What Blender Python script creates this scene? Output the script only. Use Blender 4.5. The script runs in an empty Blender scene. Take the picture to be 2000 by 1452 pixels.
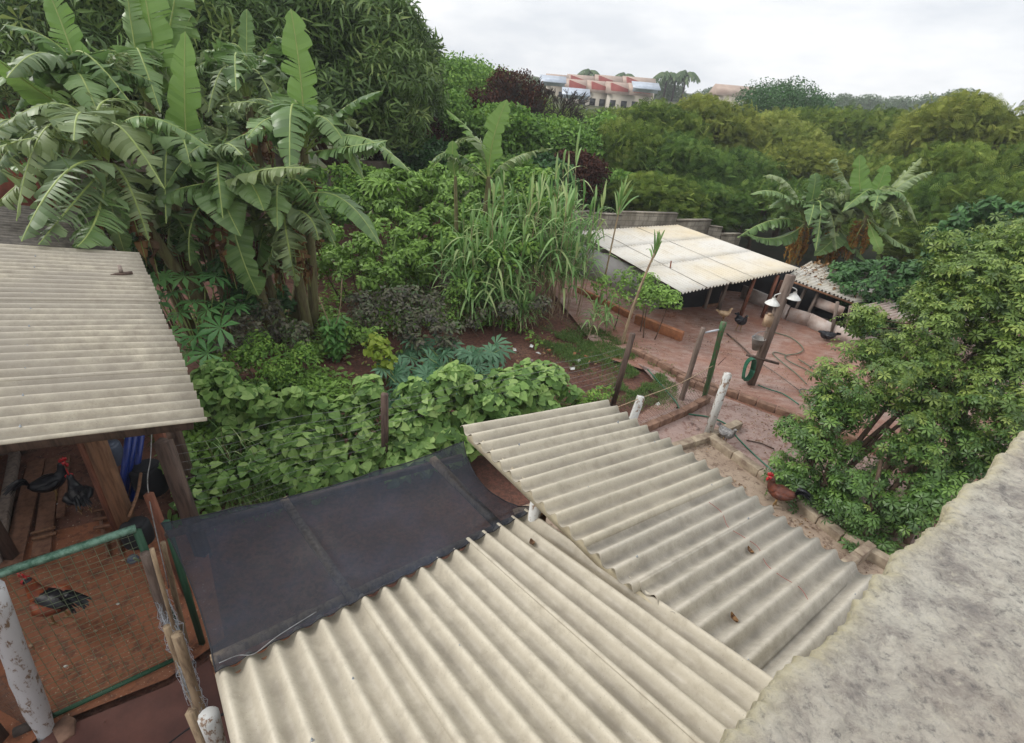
import bpy, math, random
import numpy as np
from mathutils import Vector, Matrix
R = math.radians
random.seed(7)
rng = np.random.default_rng(11)
SC = bpy.context.scene
COL = SC.collection

# ------------------------------------------------------------ camera
H = 6.0                       # eye height above the yard
F = 1000.0                    # focal length in pixels of the 2000 px wide photograph
PITCH, ROLL = R(29.5), R(5.0)
fw = np.array([0, math.cos(PITCH), -math.sin(PITCH)])
_up = np.array([0, math.sin(PITCH), math.cos(PITCH)])
_rt = np.array([1.0, 0, 0])
rt = math.cos(ROLL) * _rt + math.sin(ROLL) * _up
up = -math.sin(ROLL) * _rt + math.cos(ROLL) * _up
EYE = np.array([0, 0, H])
cd = bpy.data.cameras.new('camera')
cam = bpy.data.objects.new('camera', cd)
COL.objects.link(cam)
cd.lens = 18.0; cd.sensor_width = 36.0; cd.clip_start = 0.05; cd.clip_end = 3000
m = Matrix.Identity(4)
for i in range(3):
    m[i][0] = rt[i]; m[i][1] = up[i]; m[i][2] = -fw[i]; m[i][3] = EYE[i]
cam.matrix_world = m
SC.camera = cam

def ray(x, y): return fw + rt * (x - 1000) / F - up * (y - 726) / F
def G(x, y, z=0.0):            # the point at height z that the photograph shows at x, y
    r = ray(x, y); return EYE + r * ((z - H) / r[2])
def P(x, y, Y):                # the point at distance Y into the scene
    r = ray(x, y); return EYE + r * (Y / r[1])

# ------------------------------------------------------------ sky and sun
SC.view_settings.view_transform = 'Standard'
SC.view_settings.look = 'None'
SC.view_settings.exposure = 0.48
SC.view_settings.gamma = 1.0
W = bpy.data.worlds.new('World'); SC.world = W; W.use_nodes = True
wt = W.node_tree; wn = wt.nodes; wl = wt.links
for n in list(wn): wn.remove(n)
SUN_EL, SUN_AZ = R(38), R(278)      # azimuth clockwise from +Y
def wnode(t, **kw):
    n = wn.new(t)
    for k, v in kw.items():
        if hasattr(n, k): setattr(n, k, v)
    return n
wo = wnode('ShaderNodeOutputWorld'); bg = wnode('ShaderNodeBackground')
sky = wnode('ShaderNodeTexSky', sky_type='NISHITA', sun_disc=False, sun_elevation=SUN_EL, sun_rotation=SUN_AZ)
sky.air_density = 1.0; sky.dust_density = 3.0
tc = wnode('ShaderNodeTexCoord'); mp = wnode('ShaderNodeMapping'); mp.inputs['Scale'].default_value = (1.0, 1.0, 3.2)
nz = wnode('ShaderNodeTexNoise'); nz.inputs['Scale'].default_value = 2.3; nz.inputs['Detail'].default_value = 6; nz.inputs['Roughness'].default_value = .55
cr = wnode('ShaderNodeValToRGB')
cr.color_ramp.elements[0].position = .40; cr.color_ramp.elements[0].color = (7.2, 7.5, 7.95, 1)
cr.color_ramp.elements[1].position = .58; cr.color_ramp.elements[1].color = (9.9, 9.9, 9.9, 1)
# an overcast sky is brighter towards the zenith
sx = wnode('ShaderNodeSeparateXYZ'); mr = wnode('ShaderNodeMapRange')
mr.inputs['From Min'].default_value = .08; mr.inputs['From Max'].default_value = .9
mr.inputs['To Min'].default_value = 1.0; mr.inputs['To Max'].default_value = 1.35
vm = wnode('ShaderNodeVectorMath', operation='SCALE')
mx = wnode('ShaderNodeMix', data_type='RGBA'); mx.inputs[0].default_value = .93
wl.new(tc.outputs['Generated'], mp.inputs['Vector']); wl.new(mp.outputs[0], nz.inputs['Vector']); wl.new(nz.outputs['Fac'], cr.inputs[0])
wl.new(tc.outputs['Generated'], sx.inputs[0]); wl.new(sx.outputs['Z'], mr.inputs['Value'])
wl.new(cr.outputs[0], vm.inputs[0]); wl.new(mr.outputs[0], vm.inputs['Scale'])
wl.new(sky.outputs[0], mx.inputs[6]); wl.new(vm.outputs[0], mx.inputs[7]); wl.new(mx.outputs[2], bg.inputs['Color'])
bg.inputs['Strength'].default_value = 0.088
wl.new(bg.outputs[0], wo.inputs[0])
sd = bpy.data.lights.new('sun', 'SUN'); sd.energy = 1.5; sd.angle = R(20); sd.color = (1, .965, .91)
sun = bpy.data.objects.new('sun', sd); COL.objects.link(sun)
sdir = Vector((math.sin(SUN_AZ) * math.cos(SUN_EL), math.cos(SUN_AZ) * math.cos(SUN_EL), math.sin(SUN_EL)))
sun.rotation_euler = sdir.to_track_quat('Z', 'Y').to_euler()

# ------------------------------------------------------------ materials
def C(r, g, b):                # sRGB 0-255 to linear
    f = lambda c: (c / 255 / 12.92) if c / 255 <= .04045 else ((c / 255 + .055) / 1.055) ** 2.4
    return (f(r), f(g), f(b), 1.0)
class NT:
    def __init__(s, name):
        s.m = bpy.data.materials.new(name); s.m.use_nodes = True
        s.t = s.m.node_tree; s.n = s.t.nodes; s.l = s.t.links
        s.b = s.n['Principled BSDF']; s.out = s.n['Material Output']
        s.tc = s.n.new('ShaderNodeTexCoord')
    def noise(s, scale, detail=4, rough=.55, vec=None, stretch=None, dist=0):
        n = s.n.new('ShaderNodeTexNoise'); n.inputs['Scale'].default_value = scale; n.inputs['Detail'].default_value = detail
        n.inputs['Roughness'].default_value = rough; n.inputs['Distortion'].default_value = dist
        v = vec or s.tc.outputs['Object']
        if stretch:
            mp = s.n.new('ShaderNodeMapping'); mp.inputs['Scale'].default_value = stretch[:3]
            if len(stretch) > 3: mp.inputs['Rotation'].default_value = (0, 0, stretch[3])
            s.l.new(v, mp.inputs[0]); v = mp.outputs[0]
        s.l.new(v, n.inputs['Vector']); return n.outputs['Fac']
    def ramp(s, fac, stops, interp='LINEAR'):
        r = s.n.new('ShaderNodeValToRGB'); r.color_ramp.interpolation = interp
        e = r.color_ramp.elements
        while len(e) < len(stops): e.new(.5)
        for k, (p, c) in enumerate(stops):
            e[k].position = p; e[k].color = c if len(c) == 4 else (*c, 1)
        s.l.new(fac, r.inputs[0]); return r.outputs[0]
    def mix(s, fac, a, b, mode='MIX'):
        n = s.n.new('ShaderNodeMix'); n.data_type = 'RGBA'; n.blend_type = mode
        for sock, v in ((n.inputs[0], fac), (n.inputs[6], a), (n.inputs[7], b)):
            if isinstance(v, (int, float)): sock.default_value = v
            elif isinstance(v, tuple): sock.default_value = v
            else: s.l.new(v, sock)
        return n.outputs[2]
    def color(s, c):
        if isinstance(c, tuple): s.b.inputs['Base Color'].default_value = c
        else: s.l.new(c, s.b.inputs['Base Color'])
    def rough(s, v):
        if isinstance(v, (int, float)): s.b.inputs['Roughness'].default_value = v
        else: s.l.new(v, s.b.inputs['Roughness'])
    def bump(s, fac, strength=.3, dist=.01):
        n = s.n.new('ShaderNodeBump'); n.inputs['Strength'].default_value = strength; n.inputs['Distance'].default_value = dist
        s.l.new(fac, n.inputs['Height']); s.l.new(n.outputs[0], s.b.inputs['Normal']); return n
g1 = (0, 0, 0, 1); w1 = (1, 1, 1, 1)

def simple(name, a, b=None, rough=.7, scale=6, bump=.2, stretch=None, metal=0, detail=5):
    t = NT(name); b = b or tuple(x * .6 for x in a[:3]) + (1,)
    f = t.noise(scale, detail, .6, stretch=stretch)
    t.color(t.ramp(f, [(.32, b), (.66, a)])); t.rough(rough); t.b.inputs['Metallic'].default_value = metal
    if bump: t.bump(t.noise(scale * 4, 4, .6, stretch=stretch), bump, .01)
    return t.m

def leafmat(name, cols, rough=.45, trans=.28, spec=.5):
    t = NT(name); a = t.n.new('ShaderNodeAttribute'); a.attribute_name = 'rnd'
    k = len(cols)
    c = t.ramp(a.outputs['Fac'], [(i / (k - 1), cc) for i, cc in enumerate(cols)])
    n = t.noise(1.1, 3, .5); c = t.mix(n, c, (.75, .75, .72, 1), 'MULTIPLY') 
    t.color(c); t.rough(rough); t.b.inputs['Specular IOR Level'].default_value = spec
    if trans:
        tr = t.n.new('ShaderNodeBsdfTranslucent'); t.l.new(c, tr.inputs[0])
        ms = t.n.new('ShaderNodeMixShader'); ms.inputs[0].default_value = trans
        t.l.new(t.b.outputs[0], ms.inputs[1]); t.l.new(tr.outputs[0], ms.inputs[2]); t.l.new(ms.outputs[0], t.out.inputs[0])
    return t.m

def fibre(name, base, dirt, speck=.25, dirtpos=(.45, .72), patch=None):
    t = NT(name)
    big = t.noise(.6, 5, .6); fine = t.noise(45, 3, .7); mid = t.noise(7, 5, .65)
    c = t.mix(t.ramp(mid, [(dirtpos[0], g1), (dirtpos[1], w1)]), base, dirt)
    if patch: c = t.mix(t.ramp(big, [(.42, g1), (.6, (.8, .8, .8, 1))]), c, patch)
    c = t.mix(t.ramp(fine, [(.3, (speck, speck, speck, 1)), (.5, g1)]), c, dirt)
    # valley dirt, deepened to paint in corrugation shade, then small lichen dots
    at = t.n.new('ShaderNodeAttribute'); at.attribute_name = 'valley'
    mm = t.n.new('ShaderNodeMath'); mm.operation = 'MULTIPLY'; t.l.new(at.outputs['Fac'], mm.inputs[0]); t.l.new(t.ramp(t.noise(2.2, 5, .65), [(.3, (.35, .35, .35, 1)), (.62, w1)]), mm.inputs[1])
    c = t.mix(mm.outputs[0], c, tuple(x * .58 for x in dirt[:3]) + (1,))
    vr = t.n.new('ShaderNodeTexVoronoi'); vr.inputs['Scale'].default_value = 26; t.l.new(t.tc.outputs['Object'], vr.inputs['Vector']); c = t.mix(t.ramp(vr.outputs['Distance'], [(.05, (.7, .7, .7, 1)), (.09, g1)]), c, C(92, 84, 72))
    oi = t.n.new('ShaderNodeObjectInfo'); c = t.mix(t.ramp(oi.outputs['Random'], [(0, g1), (1, (.28, .28, .28, 1))]), c, dirt)
    v = t.n.new('ShaderNodeTexVoronoi'); v.inputs['Scale'].default_value = 9; t.l.new(t.tc.outputs['Object'], v.inputs['Vector'])
    c = t.mix(t.ramp(v.outputs['Distance'], [(.02, (.5, .5, .5, 1)), (.045, g1)]), c, C(214, 206, 170))
    t.color(c); t.rough(t.ramp(mid, [(.3, (.42, .42, .42, 1)), (.7, (.75, .75, .75, 1))]))
    t.bump(fine, .3, .004)
    return t.m

M = {}
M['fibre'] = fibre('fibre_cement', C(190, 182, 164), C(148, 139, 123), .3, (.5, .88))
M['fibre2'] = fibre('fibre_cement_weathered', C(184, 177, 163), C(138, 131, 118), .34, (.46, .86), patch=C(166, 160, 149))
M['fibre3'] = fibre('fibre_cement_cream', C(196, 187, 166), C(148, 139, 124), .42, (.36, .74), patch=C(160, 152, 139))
M['fibreshade'] = fibre('fibre_cement_shaded', C(128, 120, 108), C(82, 76, 68), .4, (.3, .6))  # darker tones hold the shade of the banana leaves
def coop_roof():
    t = NT('coop_roof_sheet'); g = t.tc.outputs['Object']
    c = t.mix(t.ramp(t.noise(.32, 4, .6), [(.45, g1), (.7, (.8, .8, .8, 1))]), C(206, 203, 196), C(204, 190, 160))
    c = t.mix(t.ramp(t.noise(3, 5, .7), [(.5, g1), (.85, (.6, .6, .6, 1))]), c, C(176, 160, 134))
    t.color(c); t.rough(.7); return t.m
M['cooproof'] = coop_roof()
M['under'] = simple('old_brown_sheet', C(96, 74, 60), C(50, 40, 34), .9, 8)
def concrete_parapet():
    t = NT('rough_render')
    n1 = t.noise(2.5, 5, .6); n2 = t.noise(17, 10, .78, stretch=(1, 1.35, 1, .9), dist=.25); n3 = t.noise(60, 8, .75, dist=.15); n4 = t.noise(220, 3, .7)
    c = t.ramp(n2, [(.33, C(134, 130, 126)), (.42, C(160, 154, 146)), (.48, C(180, 174, 164)), (.54, C(200, 195, 182)), (.66, C(218, 213, 200))])
    c = t.mix(t.ramp(n1, [(.45, g1), (.7, (.4, .4, .4, 1))]), c, C(182, 166, 150))
    c = t.mix(t.ramp(n3, [(.34, (.75, .75, .75, 1)), (.47, g1)]), c, C(104, 101, 100))
    c = t.mix(t.ramp(n3, [(.56, g1), (.66, (.6, .6, .6, 1))]), c, C(220, 213, 192))
    a = t.n.new('ShaderNodeAttribute'); a.attribute_name = 'edge'
    mth = t.n.new('ShaderNodeMath'); mth.operation = 'MULTIPLY'; t.l.new(a.outputs['Fac'], mth.inputs[0])
    rr = t.ramp(n3, [(.3, (.35, .35, .35, 1)), (.6, w1)]); t.l.new(rr, mth.inputs[1])
    c = t.mix(mth.outputs[0], c, C(214, 204, 166))
    t.color(c); t.rough(.93)
    sm = t.n.new('ShaderNodeMath'); sm.operation = 'MULTIPLY_ADD'; t.l.new(n4, sm.inputs[0]); sm.inputs[1].default_value = .22; t.l.new(n2, sm.inputs[2])
    sm2 = t.n.new('ShaderNodeMath'); sm2.operation = 'MULTIPLY_ADD'; t.l.new(n3, sm2.inputs[0]); sm2.inputs[1].default_value = .7; t.l.new(sm.outputs[0], sm2.inputs[2])
    t.bump(sm2.outputs[0], 1.0, .016); return t.m
M['parapet'] = concrete_parapet()
def ground_mat():
    t = NT('red_soil')
    c = t.ramp(t.noise(.8, 8, .65), [(.3, C(84, 52, 42)), (.5, C(112, 72, 58)), (.7, C(126, 96, 78))])
    c = t.mix(t.ramp(t.noise(14, 6, .7), [(.42, g1), (.6, (.8, .8, .8, 1))]), c, C(66, 44, 36))
    c = t.mix(t.ramp(t.noise(60, 3, .7), [(.62, g1), (.7, (.6, .6, .6, 1))]), c, C(168, 142, 112))
    t.color(c); t.rough(.9); t.bump(t.noise(20, 6, .7), .6, .03); return t.m
M['soil'] = ground_mat()
def hill_mat():
    t = NT('green_hill')
    c = t.ramp(t.noise(.25, 8, .7), [(.3, C(38, 48, 26)), (.5, C(66, 76, 40)), (.72, C(96, 84, 58))])
    t.color(c); t.rough(1); return t.m
M['hill'] = hill_mat()
def yard_mat():
    t = NT('wet_red_yard')
    c = t.ramp(t.noise(.55, 7, .62, dist=.3), [(.30, C(144, 94, 68)), (.42, C(152, 112, 94)), (.54, C(160, 134, 122)), (.75, C(146, 130, 120))])
    c = t.mix(t.ramp(t.noise(3.2, 7, .68, stretch=(1, 2.2, 1, .7)), [(.4, g1), (.62, (.75, .75, .75, 1))]), c, C(126, 84, 68))
    c = t.mix(t.ramp(t.noise(38, 5, .75), [(.35, (.7, .7, .7, 1)), (.5, g1)]), c, C(96, 62, 52))
    c = t.mix(t.ramp(t.noise(30, 3, .7), [(.66, g1), (.72, (.7, .7, .7, 1))]), c, C(206, 180, 160))
    t.color(c); t.rough(t.ramp(t.noise(1.3, 5, .6), [(.36, (.26, .26, .26, 1)), (.6, (.75, .75, .75, 1))]))
    t.bump(t.noise(16, 7, .7), .5, .02); return t.m
M['yard'] = yard_mat()
def pen_mat(nm, cols, dark):
    t = NT(nm)
    c = t.ramp(t.noise(1.2, 7, .65), [(.3, cols[0]), (.52, cols[1]), (.72, cols[2])])
    c = t.mix(t.ramp(t.noise(9, 6, .7), [(.38, (.8, .8, .8, 1)), (.5, g1)]), c, dark)
    c = t.mix(t.ramp(t.noise(34, 3, .7), [(.64, g1), (.7, (.7, .7, .7, 1))]), c, C(205, 190, 165))
    t.color(c); t.rough(.85); t.bump(t.noise(24, 6, .7), .4, .015); return t.m
M['pen'] = pen_mat('dirty_concrete', (C(132, 112, 96), C(158, 140, 122), C(170, 154, 134)), C(96, 76, 62))
M['runfloor'] = pen_mat('red_run_floor', (C(118, 72, 46), C(136, 84, 56), C(118, 80, 60)), C(88, 56, 42))
M['shedfloor'] = pen_mat('dark_shed_floor', (C(88, 56, 44), C(104, 68, 54), C(90, 66, 56)), C(60, 40, 34))
M['kerb'] = simple('mossy_kerb', C(172, 158, 136), C(112, 94, 80), .85, 5, .4)
M['redkerb'] = simple('red_brick_kerb', C(148, 116, 96), C(92, 66, 54), .85, 5, .4)
M['orangebrick'] = simple('orange_clay_face', C(176, 116, 78), C(128, 82, 56), .8, 5, .3)
def block_wall():
    t = NT('concrete_block_wall')
    b = t.n.new('ShaderNodeTexBrick'); b.inputs['Scale'].default_value = 1; b.inputs['Brick Width'].default_value = .39; b.inputs['Row Height'].default_value = .19
    b.inputs['Mortar Size'].default_value = .012
    b.inputs['Color1'].default_value = C(160, 152, 138); b.inputs['Color2'].default_value = C(138, 130, 116); b.inputs['Mortar'].default_value = C(108, 102, 92)
    mp = t.n.new('ShaderNodeMapping'); mp.inputs['Rotation'].default_value = (R(90), 0, 0); t.l.new(t.tc.outputs['Object'], mp.inputs[0]); t.l.new(mp.outputs[0], b.inputs['Vector'])
    c = t.mix(t.ramp(t.noise(.9, 6, .7, stretch=(1, 1, .35)), [(.4, g1), (.62, (.85, .85, .85, 1))]), b.outputs['Color'], C(74, 68, 58))
    t.color(c); t.rough(.95); t.bump(b.outputs['Fac'], .4, -.01); return t.m
M['block'] = block_wall()
M['greywall'] = simple('grey_render', C(172, 170, 172), C(146, 142, 140), .9, 1.2, .2)
M['palewall'] = simple('pale_render', C(184, 174, 160), C(138, 116, 98), .9, 1.6, .2)
M['whitepanel'] = simple('dirty_white_panel', C(206, 198, 192), C(150, 118, 100), .8, 1.8, .1)
def wood(nm, a, b, sc=6):
    t = NT(nm); f = t.noise(sc, 6, .65, stretch=(3, 3, .35)); c = t.ramp(f, [(.3, b), (.55, a), (.8, tuple(x * 1.12 for x in a[:3]) + (1,))])
    t.color(c); t.rough(.85); t.bump(t.noise(sc * 3, 5, .6, stretch=(4, 4, .3)), .4, .006); return t.m
M['darkwood'] = wood('dark_post_wood', C(96, 78, 68), C(52, 42, 38))
M['brownwood'] = wood('brown_wood', C(134, 98, 72), C(84, 58, 44))
M['redwood'] = wood('reddish_wood', C(128, 80, 60), C(74, 46, 36))
M['palewood'] = wood('weathered_pale_wood', C(168, 146, 118), C(96, 76, 60), 9)
M['greywood'] = wood('grey_wood', C(132, 118, 108), C(84, 72, 66))
M['plank'] = wood('shed_planks', C(122, 86, 66), C(84, 56, 44), 4)
def peeling(nm, paint, under, lo=.42, hi=.48):
    t = NT(nm); f = t.noise(15, 8, .72, stretch=(1, 1, .4)); c = t.mix(t.ramp(f, [(lo, w1), (hi, g1)]), t.mix(t.noise(3, 4), paint, tuple(x * .8 for x in paint[:3]) + (1,)), under)
    t.color(c); t.rough(.65); t.bump(f, .3, .004); return t.m
M['whitepost'] = peeling('peeling_white_paint', C(206, 206, 202), C(128, 104, 84), .42, .47)
M['logpost'] = peeling('limewashed_log', C(190, 190, 192), C(116, 94, 76), .40, .46)
M['greenpaint'] = peeling('dark_green_paint', C(40, 82, 58), C(32, 60, 44), .3, .4)
M['greenlight'] = peeling('faded_green_paint', C(122, 158, 140), C(58, 96, 76), .42, .6)
M['greenpost'] = peeling('mossy_green_paint', C(62, 100, 58), C(92, 78, 62), .42, .5)
M['greypole'] = wood('grey_pole_wood', C(122, 106, 96), C(78, 64, 56))
M['cream'] = simple('cream_fascia', C(206, 196, 170), C(170, 158, 134), .7, 4, .1)
M['wire'] = simple('galvanised_wire', C(158, 158, 158), C(112, 110, 108), .45, 20, 0, metal=.5)
M['rustwire'] = simple('rusty_wire', C(112, 92, 80), C(76, 58, 48), .7, 20, 0)
M['greenwire'] = simple('pale_green_wire', C(128, 142, 112), C(92, 104, 78), .55, 20, 0)
M['steel'] = simple('zinc_steel', C(170, 176, 182), C(110, 116, 124), .35, 20, 0, metal=.7)
M['hose'] = simple('green_hose', C(44, 112, 84), C(34, 84, 66), .45, 4, 0)
M['hosedull'] = simple('dusty_green_hose', C(92, 112, 92), C(96, 92, 76), .6, 3, 0)
M['bark'] = wood('bark', C(104, 84, 68), C(58, 46, 38), 8)
M['darkbark'] = wood('dark_bark', C(62, 52, 46), C(34, 28, 26), 8)
M['palebark'] = wood('pale_bark', C(126, 116, 102), C(80, 70, 62), 8)
M['bananastem'] = wood('banana_stem', C(112, 108, 72), C(74, 56, 40), 5)
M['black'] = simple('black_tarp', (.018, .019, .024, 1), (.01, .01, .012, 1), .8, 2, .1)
M['darkvoid'] = simple('dark_interior', (.012, .01, .009, 1), (.006, .005, .005, 1), .95, 2, 0)
M['blue'] = simple('blue_plastic', C(32, 58, 140), C(22, 38, 96), .4, 3, 0)
M['bluegrey'] = simple('bluish_plastic', C(90, 100, 118), C(66, 72, 84), .5, 3, 0)
M['white'] = simple('white_plastic', C(226, 226, 222), C(180, 178, 172), .4, 3, 0)
M['bucket'] = simple('grey_bucket', C(148, 146, 142), C(108, 104, 100), .5, 5, 0)
M['beige'] = simple('beige_plastic', C(190, 164, 136), C(150, 124, 100), .5, 5, 0)
M['tile'] = simple('clay_tile_roof', C(182, 164, 150), C(156, 134, 122), .9, .6, 0)
M['housewall'] = simple('cream_house_wall', C(206, 198, 184), C(186, 176, 160), .9, .3, 0)
M['redgable'] = simple('red_gable_paint', C(158, 82, 74), C(134, 66, 60), .8, .4, 0)
M['solar'] = simple('pale_metal_panel', C(186, 196, 208), C(150, 160, 174), .3, 1, 0)
M['window'] = simple('dark_window', (.02, .022, .026, 1), (.012, .012, .014, 1), .3, 1, 0)
M['brick'] = simple('red_brick', C(150, 78, 56), C(112, 56, 42), .9, 2, .2)
M['mast'] = simple('mast_steel', C(196, 200, 206), C(170, 174, 180), .6, 3, 0)
# leaves
M['lf_ban'] = leafmat('banana_leaf_green', [C(90, 120, 68), C(110, 143, 80), C(134, 163, 100), C(102, 133, 74)], .4, .3, .55)
M['lf_bany'] = leafmat('banana_leaf_young', [C(120, 158, 76), C(140, 176, 92), C(128, 164, 84)], .4, .4, .5)
M['lf_bant'] = leafmat('banana_leaf_torn', [C(102, 126, 82), C(130, 150, 106), C(150, 166, 116), C(114, 132, 76)], .45, .28, .5)
M['lf_dry'] = leafmat('dry_banana_leaf', [C(112, 82, 56), C(146, 112, 76), C(92, 64, 46), C(128, 104, 84)], .85, .15, .2)
M['lf_drygold'] = leafmat('golden_dead_leaf', [C(150, 108, 52), C(176, 132, 62), C(120, 82, 44)], .8, .2, .2)
M['rib'] = simple('leaf_midrib', C(150, 166, 92), C(128, 146, 78), .5, 5, 0)
M['lf_mango'] = leafmat('mango_leaf', [C(67, 90, 49), C(90, 118, 60), C(118, 146, 77), C(159, 176, 102)], .5, .25, .4)
M['lf_olive'] = leafmat('olive_feathery_leaf', [C(82, 97, 45), C(123, 136, 64), C(153, 161, 79), C(181, 183, 98)], .8, .35, .1)
M['lf_woodd'] = leafmat('wood_leaf_deep', [C(59, 84, 43), C(84, 114, 56), C(110, 138, 66), C(140, 161, 83)], .75, .3, .12)
M['lf_woodl'] = leafmat('wood_leaf_pale', [C(101, 119, 56), C(140, 155, 75), C(168, 178, 94), C(191, 198, 116)], .75, .35, .12)
M['lf_wood'] = leafmat('wood_leaf', [C(65, 86, 41), C(99, 123, 56), C(129, 149, 68), C(161, 172, 90)], .75, .3, .12)
M['lf_green'] = leafmat('mid_green_leaf', [C(82, 118, 51), C(107, 147, 66), C(133, 172, 77), C(158, 191, 90)], .55, .3, .3)
M['lf_dark'] = leafmat('dark_green_leaf', [C(52, 85, 48), C(70, 110, 60), C(88, 131, 70)], .5, .2, .35)
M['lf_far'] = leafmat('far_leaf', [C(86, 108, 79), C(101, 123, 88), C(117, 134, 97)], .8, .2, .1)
M['lf_bean'] = leafmat('bean_leaf', [C(76, 109, 51), C(105, 142, 70), C(134, 169, 88), C(165, 194, 115)], .5, .3, .35)
M['lf_papaya'] = leafmat('blue_green_leaf', [C(77, 121, 88), C(96, 143, 103), C(121, 165, 127)], .42, .25, .5)
M['lf_castor'] = leafmat('castor_leaf', [C(82, 130, 75), C(103, 156, 89), C(125, 175, 103)], .42, .28, .5)
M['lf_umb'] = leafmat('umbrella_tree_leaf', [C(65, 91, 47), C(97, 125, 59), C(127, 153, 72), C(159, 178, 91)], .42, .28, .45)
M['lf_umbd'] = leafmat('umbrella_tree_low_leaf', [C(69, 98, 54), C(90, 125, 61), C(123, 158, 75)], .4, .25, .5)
M['lf_cane'] = leafmat('cane_leaf', [C(101, 142, 77), C(128, 169, 97), C(156, 191, 123), C(189, 203, 140)], .5, .3, .35)
M['lf_dead'] = leafmat('dead_vine_leaf', [C(60, 39, 34), C(85, 55, 46), C(106, 76, 60)], .9, .1, .1)
M['lf_coleus'] = leafmat('dusky_leaf', [C(70, 69, 60), C(96, 90, 78), C(119, 118, 91), C(86, 113, 67)], .45, .15, .45)
M['lf_tall'] = leafmat('glossy_tall_leaf', [C(86, 136, 66), C(106, 156, 79), C(123, 172, 92)], .42, .3, .45)
M['lf_yel'] = leafmat('yellow_green_leaf', [C(158, 180, 68), C(176, 194, 84), C(140, 166, 62)], .5, .4, .3)
M['lf_citrus'] = leafmat('bush_leaf', [C(101, 134, 62), C(129, 166, 74), C(154, 194, 90)], .45, .25, .4)
M['grass'] = leafmat('grass_blade', [C(74, 104, 50), C(98, 128, 64), C(120, 142, 80)], .6, .3, .2)
M['litter'] = leafmat('leaf_litter', [C(92, 66, 50), C(128, 98, 70), C(160, 132, 96), C(74, 52, 42)], .9, 0, .2)
# birds
M['featherblack'] = simple('black_feathers', (.012, .013, .018, 1), (.006, .006, .009, 1), .45, 12, .3)
M['feathergrey'] = simple('speckled_grey_feathers', C(150, 148, 146), C(70, 66, 64), .7, 30, .3)
M['feathercream'] = simple('cream_feathers', C(206, 180, 146), C(170, 138, 104), .7, 12, .3)
M['featherbrown'] = simple('chestnut_feathers', C(112, 58, 38), C(62, 34, 26), .6, 10, .3)
M['featherorange'] = simple('orange_feathers', C(150, 74, 34), C(96, 42, 26), .6, 10, .3)
M['comb'] = simple('red_comb', C(196, 48, 52), C(160, 34, 38), .5, 10, 0)
M['beak'] = simple('horn_yellow', C(170, 138, 90), C(120, 96, 64), .5, 10, 0)
def net_mat():
    t = NT('shade_cloth')
    f = t.noise(260, 2, .5, stretch=(1, 1.6, 1)); dust = t.noise(2.0, 6, .65)
    c = t.mix(t.ramp(dust, [(.46, g1), (.66, (.75, .75, .75, 1))]), (.014, .018, .026, 1), C(50, 57, 70))
    t.color(c); t.rough(t.ramp(dust, [(.35, (.5, .5, .5, 1)), (.6, (.8, .8, .8, 1))])); t.b.inputs['Specular IOR Level'].default_value = .35
    tr = t.n.new('ShaderNodeBsdfTransparent'); ms = t.n.new('ShaderNodeMixShader'); ms.inputs[0].default_value = .25
    t.l.new(t.b.outputs[0], ms.inputs[1]); t.l.new(tr.outputs[0], ms.inputs[2]); t.l.new(ms.outputs[0], t.out.inputs[0])
    t.bump(f, .2, .002); return t.m
M['net'] = net_mat()

# ------------------------------------------------------------ object helpers
def link(name, me, mats, parent=None):
    o = bpy.data.objects.new(name, me); COL.objects.link(o)
    for mm in (mats if isinstance(mats, (list, tuple)) else [mats]):
        me.materials.append(M[mm] if isinstance(mm, str) else mm)
    if parent is not None: o.parent = parent
    return o
def tag(o, label=None, cat=None, group=None, kind=None):
    if label: o['label'] = label
    if cat: o['category'] = cat
    if group: o['group'] = group
    if kind: o['kind'] = kind
    return o
def thing(name, label, cat, group=None, loc=(0, 0, 0)):
    o = bpy.data.objects.new(name, None); COL.objects.link(o); o.location = loc; o.empty_display_size = .1
    return tag(o, label, cat, group)
def part(name, me, mats, root):      # geometry given in world space, stored relative to its root
    o = link(name, me, mats, None)
    loc = root.location.copy()
    r = root
    while r.parent: r = r.parent; loc += r.location
    if root.type == 'EMPTY' or loc.length > 0:
        me.transform(Matrix.Translation(-loc))
    o.parent = root; return o
def copytree(o, parent=None):
    c = o.copy(); COL.objects.link(c)
    if parent is not None: c.parent = parent
    for ch in list(o.children): copytree(ch, c)
    return c
def npmesh(name, V, Fc, rnd=None, smooth=False, mat=None, edge=None):
    """V (n,3); Fc a list of index arrays (k,3|4)"""
    me = bpy.data.meshes.new(name)
    if isinstance(Fc, np.ndarray): Fc = [Fc]
    Fc = [f for f in Fc if len(f)]
    nl = sum(f.size for f in Fc); nf = sum(len(f) for f in Fc)
    me.vertices.add(len(V)); me.vertices.foreach_set('co', np.asarray(V, np.float32).ravel())
    me.loops.add(nl); me.polygons.add(nf)
    me.loops.foreach_set('vertex_index', np.concatenate([f.ravel() for f in Fc]).astype(np.int32))
    tot = np.concatenate([np.full(len(f), f.shape[1]) for f in Fc]).astype(np.int32)
    st = np.concatenate([[0], np.cumsum(tot)[:-1]]).astype(np.int32)
    me.polygons.foreach_set('loop_start', st); me.polygons.foreach_set('loop_total', tot)
    if smooth: me.polygons.foreach_set('use_smooth', np.ones(nf, bool))
    if mat is not None: me.polygons.foreach_set('material_index', np.asarray(mat, np.int32))
    me.update(calc_edges=True)
    if rnd is not None:
        a = me.attributes.new('rnd', 'FLOAT', 'FACE'); a.data.foreach_set('value', np.asarray(rnd, np.float32))
    if edge is not None:
        a = me.attributes.new('edge', 'FLOAT', 'POINT'); a.data.foreach_set('value', np.asarray(edge, np.float32))
    return me
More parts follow.
